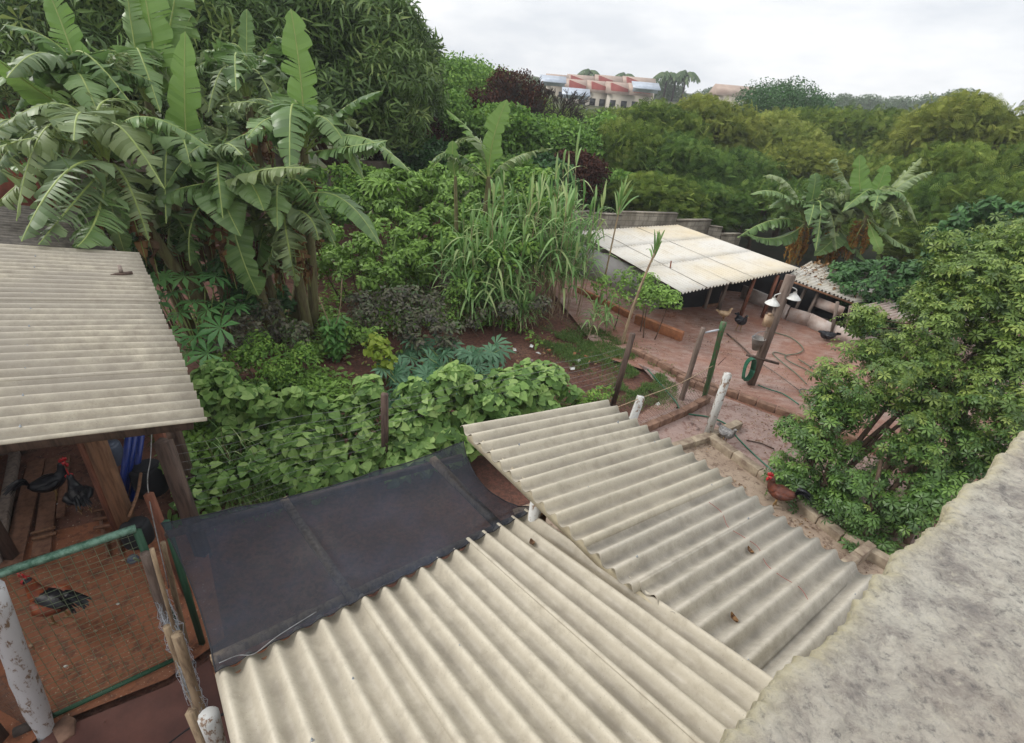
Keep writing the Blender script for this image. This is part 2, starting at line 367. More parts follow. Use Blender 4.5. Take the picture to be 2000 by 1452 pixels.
def unit(v):
    v = np.asarray(v, float); return v / (np.linalg.norm(v, axis=-1, keepdims=True) + 1e-9)

class MB:
    """collects solids in world space and makes one mesh of them"""
    def __init__(s): s.v = []; s.f3 = []; s.f4 = []; s.n = 0
    def add(s, V, f3=None, f4=None):
        V = np.asarray(V, float); s.v.append(V)
        if f3 is not None and len(f3): s.f3.append(np.asarray(f3) + s.n)
        if f4 is not None and len(f4): s.f4.append(np.asarray(f4) + s.n)
        s.n += len(V); return s
    def box(s, c, size, X=(1, 0, 0), Z=(0, 0, 1)):
        X = unit(X); Z = unit(np.asarray(Z, float)); Y = unit(np.cross(Z, X)); Z = np.cross(X, Y)
        h = np.asarray(size) / 2.; c = np.asarray(c, float)
        V = [c + X * a * h[0] + Y * b * h[1] + Z * d * h[2] for d in (-1, 1) for a, b in ((-1, -1), (1, -1), (1, 1), (-1, 1))]
        return s.add(V, None, [[3, 2, 1, 0], [4, 5, 6, 7], [0, 1, 5, 4], [1, 2, 6, 5], [2, 3, 7, 6], [3, 0, 4, 7]])
    def beam(s, a, b, w, h, Z=(0, 0, 1)):      # box from a to b
        a = np.asarray(a, float); b = np.asarray(b, float); d = b - a
        if abs(unit(d) @ unit(np.asarray(Z, float))) > .95: Z = (0, 1, 0.01)
        return s.box((a + b) / 2, (np.linalg.norm(d), w, h), d, Z)
    def tube(s, pts, rad, k=8, cap=True):
        pts = np.asarray(pts, float); n = len(pts); rad = np.broadcast_to(rad, (n,))
        T = unit(np.gradient(pts, axis=0)); V = []
        ref = np.array([0, 0, 1.]) if abs(T[0][2]) < .9 else np.array([1., 0, 0])
        a = unit(np.cross(T[0], ref))
        for i in range(n):
            a = unit(a - T[i] * (a @ T[i])); b = np.cross(T[i], a)
            for j in range(k):
                t = 2 * math.pi * j / k; V.append(pts[i] + rad[i] * (math.cos(t) * a + math.sin(t) * b))
        f4 = [[i * k + j, i * k + (j + 1) % k, (i + 1) * k + (j + 1) % k, (i + 1) * k + j] for i in range(n - 1) for j in range(k)]
        f3 = []
        if cap:
            V.append(pts[0]); V.append(pts[-1]); c0 = n * k; c1 = c0 + 1
            f3 = [[c0, (j + 1) % k, j] for j in range(k)] + [[c1, (n - 1) * k + j, (n - 1) * k + (j + 1) % k] for j in range(k)]
        return s.add(V, f3, f4)
    def quad(s, a, b, c, d): return s.add([a, b, c, d], None, [[0, 1, 2, 3]])
    def prism(s, poly, z0, z1):
        n = len(poly); V = [(*p[:2], z0) for p in poly] + [(*p[:2], z1) for p in poly]
        V += [tuple(np.mean([v for v in V[:n]], 0)), tuple(np.mean([v for v in V[n:]], 0))]
        f4 = [[i, (i + 1) % n, n + (i + 1) % n, n + i] for i in range(n)]
        f3 = [[2 * n, (i + 1) % n, i] for i in range(n)] + [[2 * n + 1, n + i, n + (i + 1) % n] for i in range(n)]
        return s.add(V, f3, f4)
    def mesh(s, name, smooth=False):
        V = np.concatenate(s.v); fs = []
        if s.f4: fs.append(np.concatenate(s.f4))
        if s.f3: fs.append(np.concatenate(s.f3))
        return npmesh(name, V, fs, smooth=smooth)
    def put(s, name, mats, root=None, smooth=False):
        me = s.mesh(name, smooth)
        return part(name, me, mats, root) if root is not None else link(name, me, mats)
def lone(o):      # a top-level mesh: put its origin at the middle of its base
    me = o.data; n = len(me.vertices); V = np.empty(n * 3, np.float32); me.vertices.foreach_get('co', V); V = V.reshape(-1, 3)
    c = Vector(((V[:, 0].min() + V[:, 0].max()) / 2, (V[:, 1].min() + V[:, 1].max()) / 2, V[:, 2].min()))
    me.transform(Matrix.Translation(-c)); o.location = c; return o
def wires(segs, r):      # many thin straight wires, three-sided
    segs = np.asarray(segs, float); a, b = segs[:, 0], segs[:, 1]; T = unit(b - a)
    ref = np.where(np.abs(T[:, 2:3]) < .9, [[0, 0, 1.]], [[1., 0, 0]]); u = unit(np.cross(T, ref)); v = np.cross(T, u); n = len(a)
    V = np.stack([p + r * (math.cos(t) * u + math.sin(t) * v) for p in (a, b) for t in (0, 2.094, 4.189)], 1).reshape(-1, 3)
    base = np.arange(n)[:, None] * 6
    F4 = np.concatenate([base + np.array([[j, (j + 1) % 3, 3 + (j + 1) % 3, 3 + j]]) for j in range(3)])
    return V, F4
def vnoise(x, y, seed=0):
    xi = np.floor(x).astype(int); yi = np.floor(y).astype(int); fx = x - xi; fy = y - yi
    h = lambda a, b: (np.sin(a * 127.1 + b * 311.7 + seed * 74.7) * 43758.5453) % 1
    sx = fx * fx * (3 - 2 * fx); sy = fy * fy * (3 - 2 * fy)
    return (h(xi, yi) * (1 - sx) + h(xi + 1, yi) * sx) * (1 - sy) + (h(xi, yi + 1) * (1 - sx) + h(xi + 1, yi + 1) * sx) * sy
def fbm(x, y, o=4, seed=0):
    r = 0; a = .5
    for k in range(o): r = r + a * vnoise(x * 2 ** k, y * 2 ** k, seed + k); a *= .5
    return r

# ------------------------------------------------------------ leaf scattering
def frames(N, D):      # z = leaf normal, y = leaf direction
    z = unit(N); y = unit(D - z * (D * z).sum(1, keepdims=True)); x = np.cross(y, z)
    return np.stack([x, y, z], 2)
def stamp(T, pos, Rm, sc):
    V0, F0 = T; n = len(pos); mV = len(V0)
    sc = np.broadcast_to(sc, (n,))
    V = np.einsum('nij,mj->nmi', Rm, V0) * sc[:, None, None] + pos[:, None, :]
    Fs = [(np.arange(n)[:, None, None] * mV + f[None]).reshape(-1, f.shape[1]) for f in F0]
    return V.reshape(-1, 3), Fs
def leaves(name, T, pos, N, D, sc, mats, root=None, rnd=None):
    n = len(pos); V, Fs = stamp(T, pos, frames(N, D), sc)
    rnd = rng.random(n) if rnd is None else rnd
    r = np.concatenate([np.clip(np.repeat(rnd, len(f)) + rng.normal(0, .06, n * len(f)), 0, 1) for f in T[1]])
    me = npmesh(name, V, Fs, r)
    return part(name, me, mats, root) if root is not None else link(name, me, mats)
def A_(x): return np.array(x, float)
T_diamond = (A_([[0, 0, 0], [-.3, .45, .05], [0, 1, -.05], [.3, .45, .05]]), [np.array([[0, 1, 2, 3]])])
T_leaf = (A_([[0, 0, 0], [-.24, .35, .07], [-.17, .72, .02], [0, 1, -.1], [.17, .72, .02], [.24, .35, .07], [0, .5, -.02]]),
          [np.array([[0, 1, 6], [1, 2, 6], [2, 3, 6], [6, 3, 4], [6, 4, 5], [0, 6, 5]])])
T_heart = (A_([[0, 0, 0], [-.34, -.12, .05], [-.46, .18, .08], [-.33, .55, .03], [0, 1, -.14], [.33, .55, .03], [.46, .18, .08], [.34, -.12, .05], [0, .4, -.03]]),
           [np.array([[0, 1, 8], [1, 2, 8], [2, 3, 8], [3, 4, 8], [8, 4, 5], [8, 5, 6], [8, 6, 7], [8, 7, 0]])])
def rosette(k, spread=2 * math.pi, droop=.35, w=.16, r0=.12, start=0., shape=(.3, 1, .62)):
    V = []; f = []
    for i in range(k):
        t = start + spread * (i + .5) / k - spread / 2
        d = A_([math.sin(t), math.cos(t), 0]); s = A_([math.cos(t), -math.sin(t), 0]); j = len(V); L = 1 if i % 2 else .88
        P0 = d * r0; P1 = d * (.62 * L) + A_([0, 0, -.10 * droop]); P2 = d * L + A_([0, 0, -droop])
        V += [P0, P1 - s * w + A_([0, 0, .03]), P2, P1 + s * w + A_([0, 0, .03]), P1 - A_([0, 0, .02])]
        f += [[j, j + 1, j + 4], [j + 1, j + 2, j + 4], [j + 4, j + 2, j + 3], [j, j + 4, j + 3]]
    return (A_(V), [np.array(f)])
T_umb = rosette(7, 2 * math.pi, .28, .17, .08)
T_mango = rosette(7, 2 * math.pi, .75, .10, .06)
T_palm = rosette(9, 5.4, .26, .125, .0)          # deeply lobed leaf: castor, papaya
def feather():
    V = []; f = []
    for i in range(7):
        y = .1 + i * .13; w = .38 * math.sin((i + 1.2) / 8.2 * math.pi)
        for s in (-1, 1):
            j = len(V); V += [(0, y, -y * y * .2), (s * w, y + .10, -.10 - y * y * .2), (s * w, y + .03, -.12 - y * y * .2), (0, y - .06, -y * y * .2)]; f.append([j, j + 1, j + 2, j + 3])
    return (A_(V), [np.array(f)])
T_feather = feather()

def shell(blobs, n, inner=.72, up=.0, cut=.62):
    """points with outward normals spread over the surface of a union of ellipsoids"""
    c = A_([b[0] for b in blobs]); r = A_([b[1] for b in blobs])
    area = (r[:, 0] * r[:, 1] + r[:, 0] * r[:, 2] + r[:, 1] * r[:, 2]) ; area /= area.sum()
    k = rng.choice(len(blobs), n, p=area); d = unit(rng.normal(size=(n, 3)))
    if up: d[:, 2] = np.where((d[:, 2] < 0) & (rng.random(n) < up), -d[:, 2], d[:, 2])
    rad = inner + (1.04 - inner) * rng.random(n) ** .5
    p = c[k] + d * r[k] * rad[:, None]; keep = np.ones(n, bool)
    if cut and len(blobs) < 60:
        for j in range(len(blobs)):
            q = np.linalg.norm((p - c[j]) / r[j], axis=1); keep &= ~((q < cut) & (k != j))
    nrm = unit(d / r[k]); return p[keep], nrm[keep]
def spread_dirs(nrm, down=.3, jitter=.5):
    n = len(nrm); t = rng.normal(size=(n, 3)); t = unit(t - nrm * (t * nrm).sum(1, keepdims=True))
    return unit(t * .8 + nrm * .25 + rng.normal(size=(n, 3)) * jitter * .3 + [0, 0, -down])
def bez(a, m, b, n):
    a, m, b = A_(a), A_(m), A_(b); c = 2 * m - .5 * (a + b); t = np.linspace(0, 1, n)[:, None]
    return (1 - t) ** 2 * a + 2 * t * (1 - t) * c + t * t * b
def poly(pts, n):      # smooth curve through points (Catmull-Rom)
    p = A_(pts); p = np.vstack([2 * p[0] - p[1], p, 2 * p[-1] - p[-2]]); out = []
    seg = len(p) - 3
    for i in range(n):
        u = i / (n - 1) * seg; k = min(int(u), seg - 1); t = u - k; a, b, c, d = p[k:k + 4]
        out.append(.5 * (2 * b + (c - a) * t + (2 * a - 5 * b + 4 * c - d) * t * t + (3 * b - a - 3 * c + d) * t ** 3))
    return A_(out)

def crown_tree(name, label, cat, base, h, rad, leaf='lf_olive', bark='bark', T=T_diamond, size=.28, n=9000, nclump=60, flat=.45, low=.25, clump=.27,
               group=None, upb=.6, lean=(0, 0), limbs=9, thick=None, droop=.2, inner=.55, fuzz=.0):
    base = A_(base); root = thing(name, label, cat, group, loc=tuple(base))
    top = base + [lean[0], lean[1], h]; cz = base[2] + h * (low + 1) / 2; rz = h * (1 - low) / 2
    cc = np.array([top[0], top[1], cz])
    d = unit(rng.normal(size=(nclump, 3))); d[:, 2] = np.where(d[:, 2] < -.35, -d[:, 2], d[:, 2])
    rr = .45 + .5 * rng.random(nclump) ** .6
    cr_ = rad * clump * (.7 + .6 * rng.random(nclump))
    cen = cc + d * rr[:, None] * np.stack([rad - cr_ * .8, rad - cr_ * .8, rz - cr_ * flat], 1)
    blobs = [(cen[i], (cr_[i], cr_[i], cr_[i] * (flat + .15 * rng.random()))) for i in range(nclump)]
    p, nr = shell(blobs, n, inner, upb, .0)
    if fuzz: p = p + rng.normal(size=p.shape) * (rad * clump * fuzz * np.array([1, 1, .6]))
    nm = unit(nr * .6 + rng.normal(size=nr.shape) * .8 + [0, 0, .3])
    rn = np.clip(rng.normal(.45, .2, len(p)) + .9 * (fbm(p[:, 0] * .9 + p[:, 2] * .5, p[:, 1] * .9 + p[:, 2] * .7, 3, 21) - .45), 0, 1)
    leaves('crown', T, p, nm, spread_dirs(nr, droop), size * (.5 + .9 * rng.random(len(p))), leaf, root, rn)
    t = MB(); r0 = thick or h * .028
    fork = base + (cc - base) * .45; t.tube(bez(base - [0, 0, .2], (base + fork) / 2 + [rad * .05, 0, 0], fork, 6), np.linspace(r0, r0 * .7, 6), 8)
    for i in rng.choice(nclump, min(limbs, nclump), replace=False):
        a = fork - (fork - base) * random.random() * .25; t.tube(bez(a, (a + cen[i]) / 2 + [0, 0, -.06 * h], cen[i], 6), np.linspace(r0 * .5, r0 * .12, 6), 6)
    t.put('trunk', bark, root, True); return root

# ------------------------------------------------------------ terrain
def hz(x, y):
    x = np.asarray(x, float); y = np.asarray(y, float)
    s = lambda a, b, t: (lambda q: q * q * (3 - 2 * q))(np.clip((t - a) / (b - a), 0, 1))
    d = np.hypot(x, y)
    z = -2.2 * s(23, 36, d) * s(-12, 10, x) + 7.0 * s(50, 140, d) + 5 * s(140, 420, d) + .8 * s(26, 50, d) * (1 - s(-12, 10, x))
    return z + (fbm(x * .06, y * .06, 3, 3) - .45) * 3 * s(40, 90, d)
U = np.array([.772, .636, 0]); NW = np.array([-.636, .772, 0])      # the farm buildings' two directions
def terrain():
    r = np.concatenate([np.linspace(0, 30, 61), 30 * 1.13 ** np.arange(1, 19)]); a = np.linspace(0, 2 * math.pi, 145)[:-1]
    Rr, Aa = np.meshgrid(r, a, indexing='ij'); X = Rr * np.cos(Aa); Y = Rr * np.sin(Aa)
    Z = hz(X, Y) + (fbm(X * .8, Y * .8, 4, 9) - .47) * .10 * (Rr < 30) - .06
    nr, na = X.shape; V = np.stack([X, Y, Z], 2).reshape(-1, 3)
    i, j = np.meshgrid(np.arange(nr - 1), np.arange(na), indexing='ij'); j2 = (j + 1) % na
    F4 = np.stack([i * na + j, (i + 1) * na + j, (i + 1) * na + j2, i * na + j2], 2).reshape(-1, 4)
    cen = V[F4].mean(1); far = np.hypot(cen[:, 0], cen[:, 1]) > 27
    me = npmesh('ground', V, F4, smooth=True, mat=far.astype(int)); o = link('ground', me, ['soil', 'hill'])
    tag(o, kind='structure')
terrain()
def slab(name, pts, z, mat, n=28):      # a patch of ground laid over the terrain: fine triangle-fan grid with an uneven rim
    pts = A_([p[:2] for p in pts]); c = pts.mean(0); V = []; k = len(pts)
    per = []
    for i in range(k):
        a, b = pts[i], pts[(i + 1) % k]; L = np.linalg.norm(b - a); m_ = max(2, int(L / .35))
        for t in range(m_): per.append(a + (b - a) * t / m_)
    per = A_(per); q = len(per); rings = 14
    for s in range(rings + 1):
        w = s / rings; V.append(np.c_[c + (per - c) * w, np.zeros(q)])
    V = np.concatenate(V); V[:, 2] = z + (fbm(V[:, 0] * 1.7, V[:, 1] * 1.7, 3, 5) - .45) * .03
    i, j = np.meshgrid(np.arange(rings), np.arange(q), indexing='ij'); j2 = (j + 1) % q
    F4 = np.stack([i * q + j, (i + 1) * q + j, (i + 1) * q + j2, i * q + j2], 2).reshape(-1, 4)
    o = link(name, npmesh(name, V, F4, smooth=True), mat); tag(o, kind='structure'); return o
yard = [G(1180, 700), G(1290, 735), G(1330, 790), G(1190, 850), G(1130, 1000), G(1420, 1300), G(2000, 1300), G(2300, 900), G(1900, 640), G(1700, 590), G(1600, 570), G(1480, 560), G(1300, 590), G(1120, 540), G(1060, 545), G(1100, 600)]
slab('yard', yard, .03, 'yard')
pen = [G(1395, 862), G(1245, 915), G(1000, 1000), G(1150, 1330), G(1500, 1330), G(1740, 1120)]
M['lower'] = pen_mat('pinkish_wet_concrete', (C(134, 112, 104), C(156, 134, 126), C(150, 122, 110)), C(118, 84, 70))
low_ = [G(1245, 712), G(1340, 752), G(1585, 843), G(1720, 900), G(1900, 1300), G(1420, 1300), G(1130, 1000), G(1190, 850), G(1330, 795), G(1300, 760)]
slab('lower_yard', low_, .042, 'lower')
slab('pen_floor', pen, .055, 'pen')
run = [G(-260, 1130), G(240, 1010), G(400, 1040), G(440, 1250), G(330, 1330), G(105, 1420), G(-260, 1750)]
slab('run_floor', run, .045, 'runfloor')
shedfl = [G(-900, 1000), G(-500, 640), G(120, 560), G(330, 760), G(345, 1015), G(240, 1035), G(-300, 1160)]
slab('shed_floor', shedfl, .03, 'shedfloor')
path_ = [G(105, 1435), G(330, 1345), G(420, 1290), G(470, 1452), G(600, 2000), G(-200, 2000), G(-260, 1760)]
slab('path', path_, .05, simple('damp_red_path', C(104, 66, 56), C(78, 48, 42), .7, 2.5, .3))

# ------------------------------------------------------------ corrugated sheets
def corr(c00, c10, c11, c01, ridges, amp=.024, thick=.007, seg=9, phase=0., seed=0, ragged=0.):
    """corrugated sheet: ridges run from the c00-c10 edge to the c01-c11 edge; c00->c10 lies across the ridges"""
    c00, c10, c11, c01 = map(A_, (c00, c10, c11, c01)); nx = int(ridges * 12) + 1
    s = np.linspace(0, 1, nx); t = np.linspace(0, 1, seg)
    S, T_ = np.meshgrid(s, t, indexing='ij'); S = S[..., None]; T3 = T_[..., None]
    if ragged:
        rg = np.random.default_rng(seed + 5); jit = np.repeat(rg.normal(0, ragged, int(ridges) + 2), 12)[:nx]; 
    B = (c00 * (1 - S) + c10 * S) * (1 - T3) + (c01 * (1 - S) + c11 * S) * T3
    n = unit(np.cross(c10 - c00, c01 - c00)); n = n if n[2] > 0 else -n
    w = amp * (2 * (.5 + .5 * np.cos(2 * math.pi * (S * ridges + phase))) ** 1.45 - .8) + (fbm(S * 3 + seed, T3 * 2.3, 3, seed) - .45) * .02
    top = B + n * w; bot = B + n * (w - thick)
    V = np.concatenate([top.reshape(-1, 3), bot.reshape(-1, 3)]); N = nx * seg
    i, j = np.meshgrid(np.arange(nx - 1), np.arange(seg - 1), indexing='ij'); a = (i * seg + j).ravel()
    F1 = np.stack([a, a + seg, a + seg + 1, a + 1], 1); F2 = F1[:, ::-1] + N
    e = []
    k = np.arange(nx - 1) * seg
    e.append(np.stack([k, k + N, k + seg + N, k + seg], 1)); k2 = k + seg - 1; e.append(np.stack([k2, k2 + seg, k2 + seg + N, k2 + N], 1))
    k = np.arange(seg - 1); e.append(np.stack([k, k + 1, k + 1 + N, k + N], 1)); k2 = k + (nx - 1) * seg; e.append(np.stack([k2, k2 + N, k2 + 1 + N, k2 + 1], 1))
    me = npmesh('roof_sheet', V, [np.concatenate([F1, F2] + e)], smooth=False)
    me.polygons.foreach_set('material_index', np.r_[np.zeros(len(F1), int), np.ones(len(F2), int), np.zeros(sum(len(q) for q in e), int)].astype(np.int32))
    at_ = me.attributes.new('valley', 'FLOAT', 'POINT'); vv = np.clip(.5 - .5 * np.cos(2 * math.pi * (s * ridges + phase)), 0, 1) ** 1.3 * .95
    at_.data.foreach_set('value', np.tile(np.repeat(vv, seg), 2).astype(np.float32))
    sm = np.zeros(len(me.polygons), bool); sm[:2 * len(F1)] = True; me.polygons.foreach_set('use_smooth', sm)
    return me
def screw(p, n, root):
    b = MB(); n = unit(n); p = A_(p); b.tube([p, p + n * .005], .015, 10); b.tube([p, p + n * .03], .004, 6); b.tube([p + n * .008, p + n * .018], .009, 6)
    return b.put('screw', 'steel', root)
PITCHC = .177
cs, sn = math.cos, math.sin

# ---- lower shed roof in the foreground
A1 = np.array([-1.91, 2.09, H - 3.87])
rise = -NW * cs(R(13.5)) + np.array([0, 0, sn(R(13.5))])
L1 = 2.95
root = thing('shed', 'low shed whose pale corrugated roof fills the bottom centre foreground below the shade cloth', 'shed', 'corrugated shed roofs below the parapet', loc=(*(A1 + U * 1.4)[:2], 0))
rn1 = np.cross(U, rise); rn1 = rn1 if rn1[2] > 0 else -rn1
def roof_pt(a, b): return A1 + U * a + rise * b
for k, (i0, n_) in enumerate(((-.3, 6.35), (5.8, 6.45), (11.9, 4.1))):
    o = rn1 * (.010 * k)
    a0, a1 = i0 * PITCHC, (i0 + n_) * PITCHC; off = (.0, .03, -.01)[k]
    me = corr(roof_pt(a0, off) + o, roof_pt(a1, off) + o, roof_pt(a1, L1) + o, roof_pt(a0, L1) + o, n_, phase=i0, seed=k, amp=.034)
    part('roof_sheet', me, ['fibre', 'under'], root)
for a, b in ((2.5, 1.0), (4.5, .75), (8.5, 1.0), (11.5, .95), (14.5, .6), (2.5, 2.2), (8.5, 2.2), (13.5, 1.7), (16, 2.5)):
    screw(roof_pt(a * PITCHC if a % 1 == 0 else round(a) * PITCHC, b) + rn1 * .026, rn1, root)
# walls and frame beneath the sheets
b = MB()
for a in (0.05, 2.9):
    for bb in (.08, 2.6):
        q = roof_pt(a, bb); b.beam((q[0], q[1], 0), q - [0, 0, .07], .09, .09)
b.put('post', 'darkwood', root)
b = MB()
for bb in (.10, 1.5, 2.7): b.beam(roof_pt(-.0, bb) - [0, 0, .075], roof_pt(3.0, bb) - [0, 0, .075], .06, .08)
b.put('rafter', 'brownwood', root)
b = MB(); q0 = roof_pt(.25, .5); q1 = roof_pt(2.9, .5); q2 = roof_pt(2.9, 2.9); q3 = roof_pt(.25, 2.9)
for s_, e_ in ((q0, q1), (q1, q2), (q3, q0)):
    h_ = 1.95; b.beam((s_[0], s_[1], h_ / 2), (e_[0], e_[1], h_ / 2), .1, h_)
b.put('wall', 'block', root)

# ---- upper shed roof running away to the right of it
A2 = np.array([-.5, 4.65, H - 3.42]); SL2 = R(10.5); fall = U * cs(SL2) - np.array([0, 0, sn(SL2)]); L2 = 2.5
def r2(a, b): return A2 - NW * a + fall * b
rn2 = np.cross(-NW, fall); rn2 = rn2 if rn2[2] > 0 else -rn2
root2 = thing('shed', 'raised shed with greyer corrugated roof stepping down beside the parapet, above the chicken pen', 'shed', 'corrugated shed roofs below the parapet', loc=(*(r2(2, 1.2))[:2], 0))
k = 0
for i0, n_, dl, dr in ((-.25, 6.4, 0, 0), (5.9, 5.35, .02, .03), (11.0, 3.3, 0, .0), (14.1, 5.35, -.09, .02), (19.2, 5.2, -.09, .02)):
    o = rn2 * (.009 * (k % 2)) + rn2 * .002 * k
    a0, a1 = i0 * PITCHC, (i0 + n_) * PITCHC
    me = corr(r2(a0, -dl) + o, r2(a1, -dl) + o, r2(a1, L2 + dr - .1 * (k > 2)) + o, r2(a0, L2 + dr - .1 * (k > 2)) + o, n_, phase=i0, seed=10 + k, amp=.034)
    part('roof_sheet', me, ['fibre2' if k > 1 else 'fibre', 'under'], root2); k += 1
for a, b_ in ((3, .4), (8, .6), (6, 2.2), (13, .3), (14, 1.95), (19, .25), (20, 1.9), (11, 2.1), (3, 2.1)): screw(r2(a * PITCHC, b_) + rn2 * .03, rn2, root2)
for q in (r2(15.5 * PITCHC, 1.5), r2(17.5 * PITCHC, .55), r2(16.5 * PITCHC, 1.55)):      # dead leaves curled in the valleys
    pass
b = MB(); b.beam(r2(.0, .10) - [0, 0, .10], r2(4.0, .10) - [0, 0, .10], .05, .14); b.put('fascia', 'cream', root2)
b = MB()
for bb in (1.2, 2.2): b.beam(r2(.05, bb) - [0, 0, .08], r2(4.0, bb) - [0, 0, .08], .06, .08)
b.put('rafter', 'brownwood', root2)
for a, bb in ((1.2, .12), (.15, 2.2), (2.2, 2.2)):
    q = r2(a, bb); b = MB(); b.tube([(q[0], q[1], 0), (q[0], q[1], q[2] - .17)], .065, 10); b.put('post', 'whitepost' if bb < 1 else 'greypole', root2, True)
# ---- left shed
ZR3 = H - 2.95
c3 = G(402, 822, ZR3); SL3 = R(11); up3 = -U * cs(SL3) + np.array([0, 0, sn(SL3)])      # sheets climb to the left
root3 = thing('shed', 'large open shed at the left edge under a cream corrugated roof, roosters on its floor', 'shed', loc=(c3[0] - 2, c3[1] + 2.5, 0))
def r3(a, b): return c3 + NW * a + up3 * b
k = 0; a = 0.
while a < 30:
    n_ = 6 if a < 24 else 7; o = np.array([0, 0, .008 * (k % 2)]); a0, a1 = (a - .15) * PITCHC, (a + n_ + .1) * PITCHC
    e0 = random.uniform(-.02, .02)
    me = corr(r3(a0, e0) + o, r3(a1, e0) + o, r3(a1, 2.45) + o, r3(a0, 2.45) + o, n_ + .25, phase=a - .15, seed=30 + k, amp=.034)
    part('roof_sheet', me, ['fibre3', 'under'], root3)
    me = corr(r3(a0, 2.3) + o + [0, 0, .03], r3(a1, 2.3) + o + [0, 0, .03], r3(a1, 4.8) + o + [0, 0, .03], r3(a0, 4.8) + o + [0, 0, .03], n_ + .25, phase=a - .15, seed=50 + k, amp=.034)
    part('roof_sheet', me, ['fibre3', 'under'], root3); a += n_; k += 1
aT = a * PITCHC
for k in range(3):      # sheets beyond, the banana leaves' shade painted into their darker colour
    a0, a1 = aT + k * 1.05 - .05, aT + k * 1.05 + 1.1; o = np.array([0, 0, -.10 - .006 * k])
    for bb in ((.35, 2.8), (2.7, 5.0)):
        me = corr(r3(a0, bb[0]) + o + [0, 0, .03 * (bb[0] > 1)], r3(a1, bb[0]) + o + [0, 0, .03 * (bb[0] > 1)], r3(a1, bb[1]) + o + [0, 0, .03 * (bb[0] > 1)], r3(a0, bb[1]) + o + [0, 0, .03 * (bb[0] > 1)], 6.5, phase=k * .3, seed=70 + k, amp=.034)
        part('roof_sheet', me, ['fibreshade', 'under'], root3)
rn3 = np.cross(NW, up3); rn3 = rn3 if rn3[2] > 0 else -rn3
for i in range(1, 31, 3):
    screw(r3((i) * PITCHC, 1.25) + rn3 * .027, rn3, root3)
for a_ in (.1, 2.7, 5.3):
    for b_ in (.25, 2.4, 4.4):
        if (a_, b_) == (.1, .25): continue
        q = r3(a_, b_); bb = MB(); bb.beam((q[0], q[1], -.05), q - [0, 0, .05], .11, .11); bb.put('post', 'darkwood', root3)
b = MB()
for a_ in (.12, 1.9, 3.7, 5.4): b.beam(r3(a_, .1) - [0, 0, .08], r3(a_, 4.7) - [0, 0, .08], .07, .10)
for b_ in (.3, 2.4, 4.4): b.beam(r3(.1, b_) - [0, 0, .17], r3(5.4, b_) - [0, 0, .17], .06, .09)
b.put('rafter', 'darkwood', root3)
b = MB(); q0, q1, q2 = r3(5.4, .3), r3(5.4, 4.7), r3(.3, 4.7)
for s_, e_ in ((q0, q1), (q1, q2)): b.beam((s_[0], s_[1], 1.3), (e_[0], e_[1], 1.3), .08, 2.6)
b.put('wall', 'darkwood', root3)
# weight lying on the left roof: small wooden cross of two offcuts
q = r3(24 * PITCHC, .32) + rn3 * .05
r_ = thing('wood_offcut', 'small dark cross of two wood offcuts lying on the cream shed roof', 'offcut', loc=tuple(q))
b = MB(); b.beam(q - U * .13, q + U * .13, .05, .035); b.put('crosspiece', 'darkwood', r_)
b = MB(); b.beam(q + [0, 0, .03], q + NW * .16 + [0, 0, .07], .05, .035); b.put('upright', 'greywood', r_)

# ------------------------------------------------------------ parapet the photographer leans over
def parapet():
    z0 = H - .60; p0 = G(1390, 1452, z0); p1 = G(2000, 840, z0); d = unit(p1 - p0); s = np.array([d[1], -d[0], 0])
    nu, nv = 420, 150; u = np.r_[np.linspace(-.8, -.12, 60), np.linspace(-.11, 1.3, nu - 100), np.linspace(1.31, 3.2, 40)]; v = np.r_[np.linspace(0, .25, 90), np.linspace(.26, 1.1, 60)]
    Ug, Vg = np.meshgrid(u, v, indexing='ij')
    edge = (fbm(u * 8, u * 0, 4, 2) - .47) * .030 + (fbm(u * 34, u * 0 + 3, 4, 4) - .45) * .016 + np.abs(fbm(u * 90, u * 0 + 7, 3, 14) - .45) * .022
    X = p0[None, None] + Ug[..., None] * d + (Vg + edge[:, None] * np.exp(-Vg * 9))[..., None] * s
    hgt = (fbm(Ug * 14, Vg * 14, 5, 1) - .47) * .016 + (fbm(Ug * 60, Vg * 60, 4, 8) - .47) * .012
    rim = np.exp(-Vg / .006); X[..., 2] = z0 + hgt - .010 * rim ** 2
    face = []
    for k, (dz, ds) in enumerate(((.03, .006), (.14, .012), (.4, .02), (1.2, .03), (6.0, .03))):
        f = X[:, 0].copy(); f[:, 2] -= dz; f += s * ds + (fbm(u * 20, u * 0 + dz * 10, 3, 5) - .45)[:, None] * .02 * s; face.append(f)
    allr = np.stack(face[::-1] + [X[:, j] for j in range(nv)], 1)
    n0, n1 = allr.shape[:2]; V = allr.reshape(-1, 3)
    i, j = np.meshgrid(np.arange(n0 - 1), np.arange(n1 - 1), indexing='ij'); a = (i * n1 + j).ravel()
    F4 = np.stack([a, a + n1, a + n1 + 1, a + 1], 1)
    ed = np.concatenate([np.ones((n0, 5)), np.exp(-(Vg / .016) ** 1.3)], 1).ravel() * .9
    # far side down to the ground too, so that it is a solid wall
    me = npmesh('parapet_wall', V, F4, smooth=True, edge=ed); o = link('parapet_wall', me, 'parapet'); lone(o)
    tag(o, 'rough rendered parapet wall with crumbly pale edge in the bottom right corner', 'wall')
    b = MB(); q0 = p0 - d * .8 + s * 1.1; q1 = p0 + d * 3.2 + s * 1.1; b.quad((q0[0], q0[1], 0), (q1[0], q1[1], 0), (q1[0], q1[1], z0), (q0[0], q0[1], z0)); b.put('back_face', 'parapet', o)
    o.children[0].data.transform(Matrix.Identity(4))
parapet()

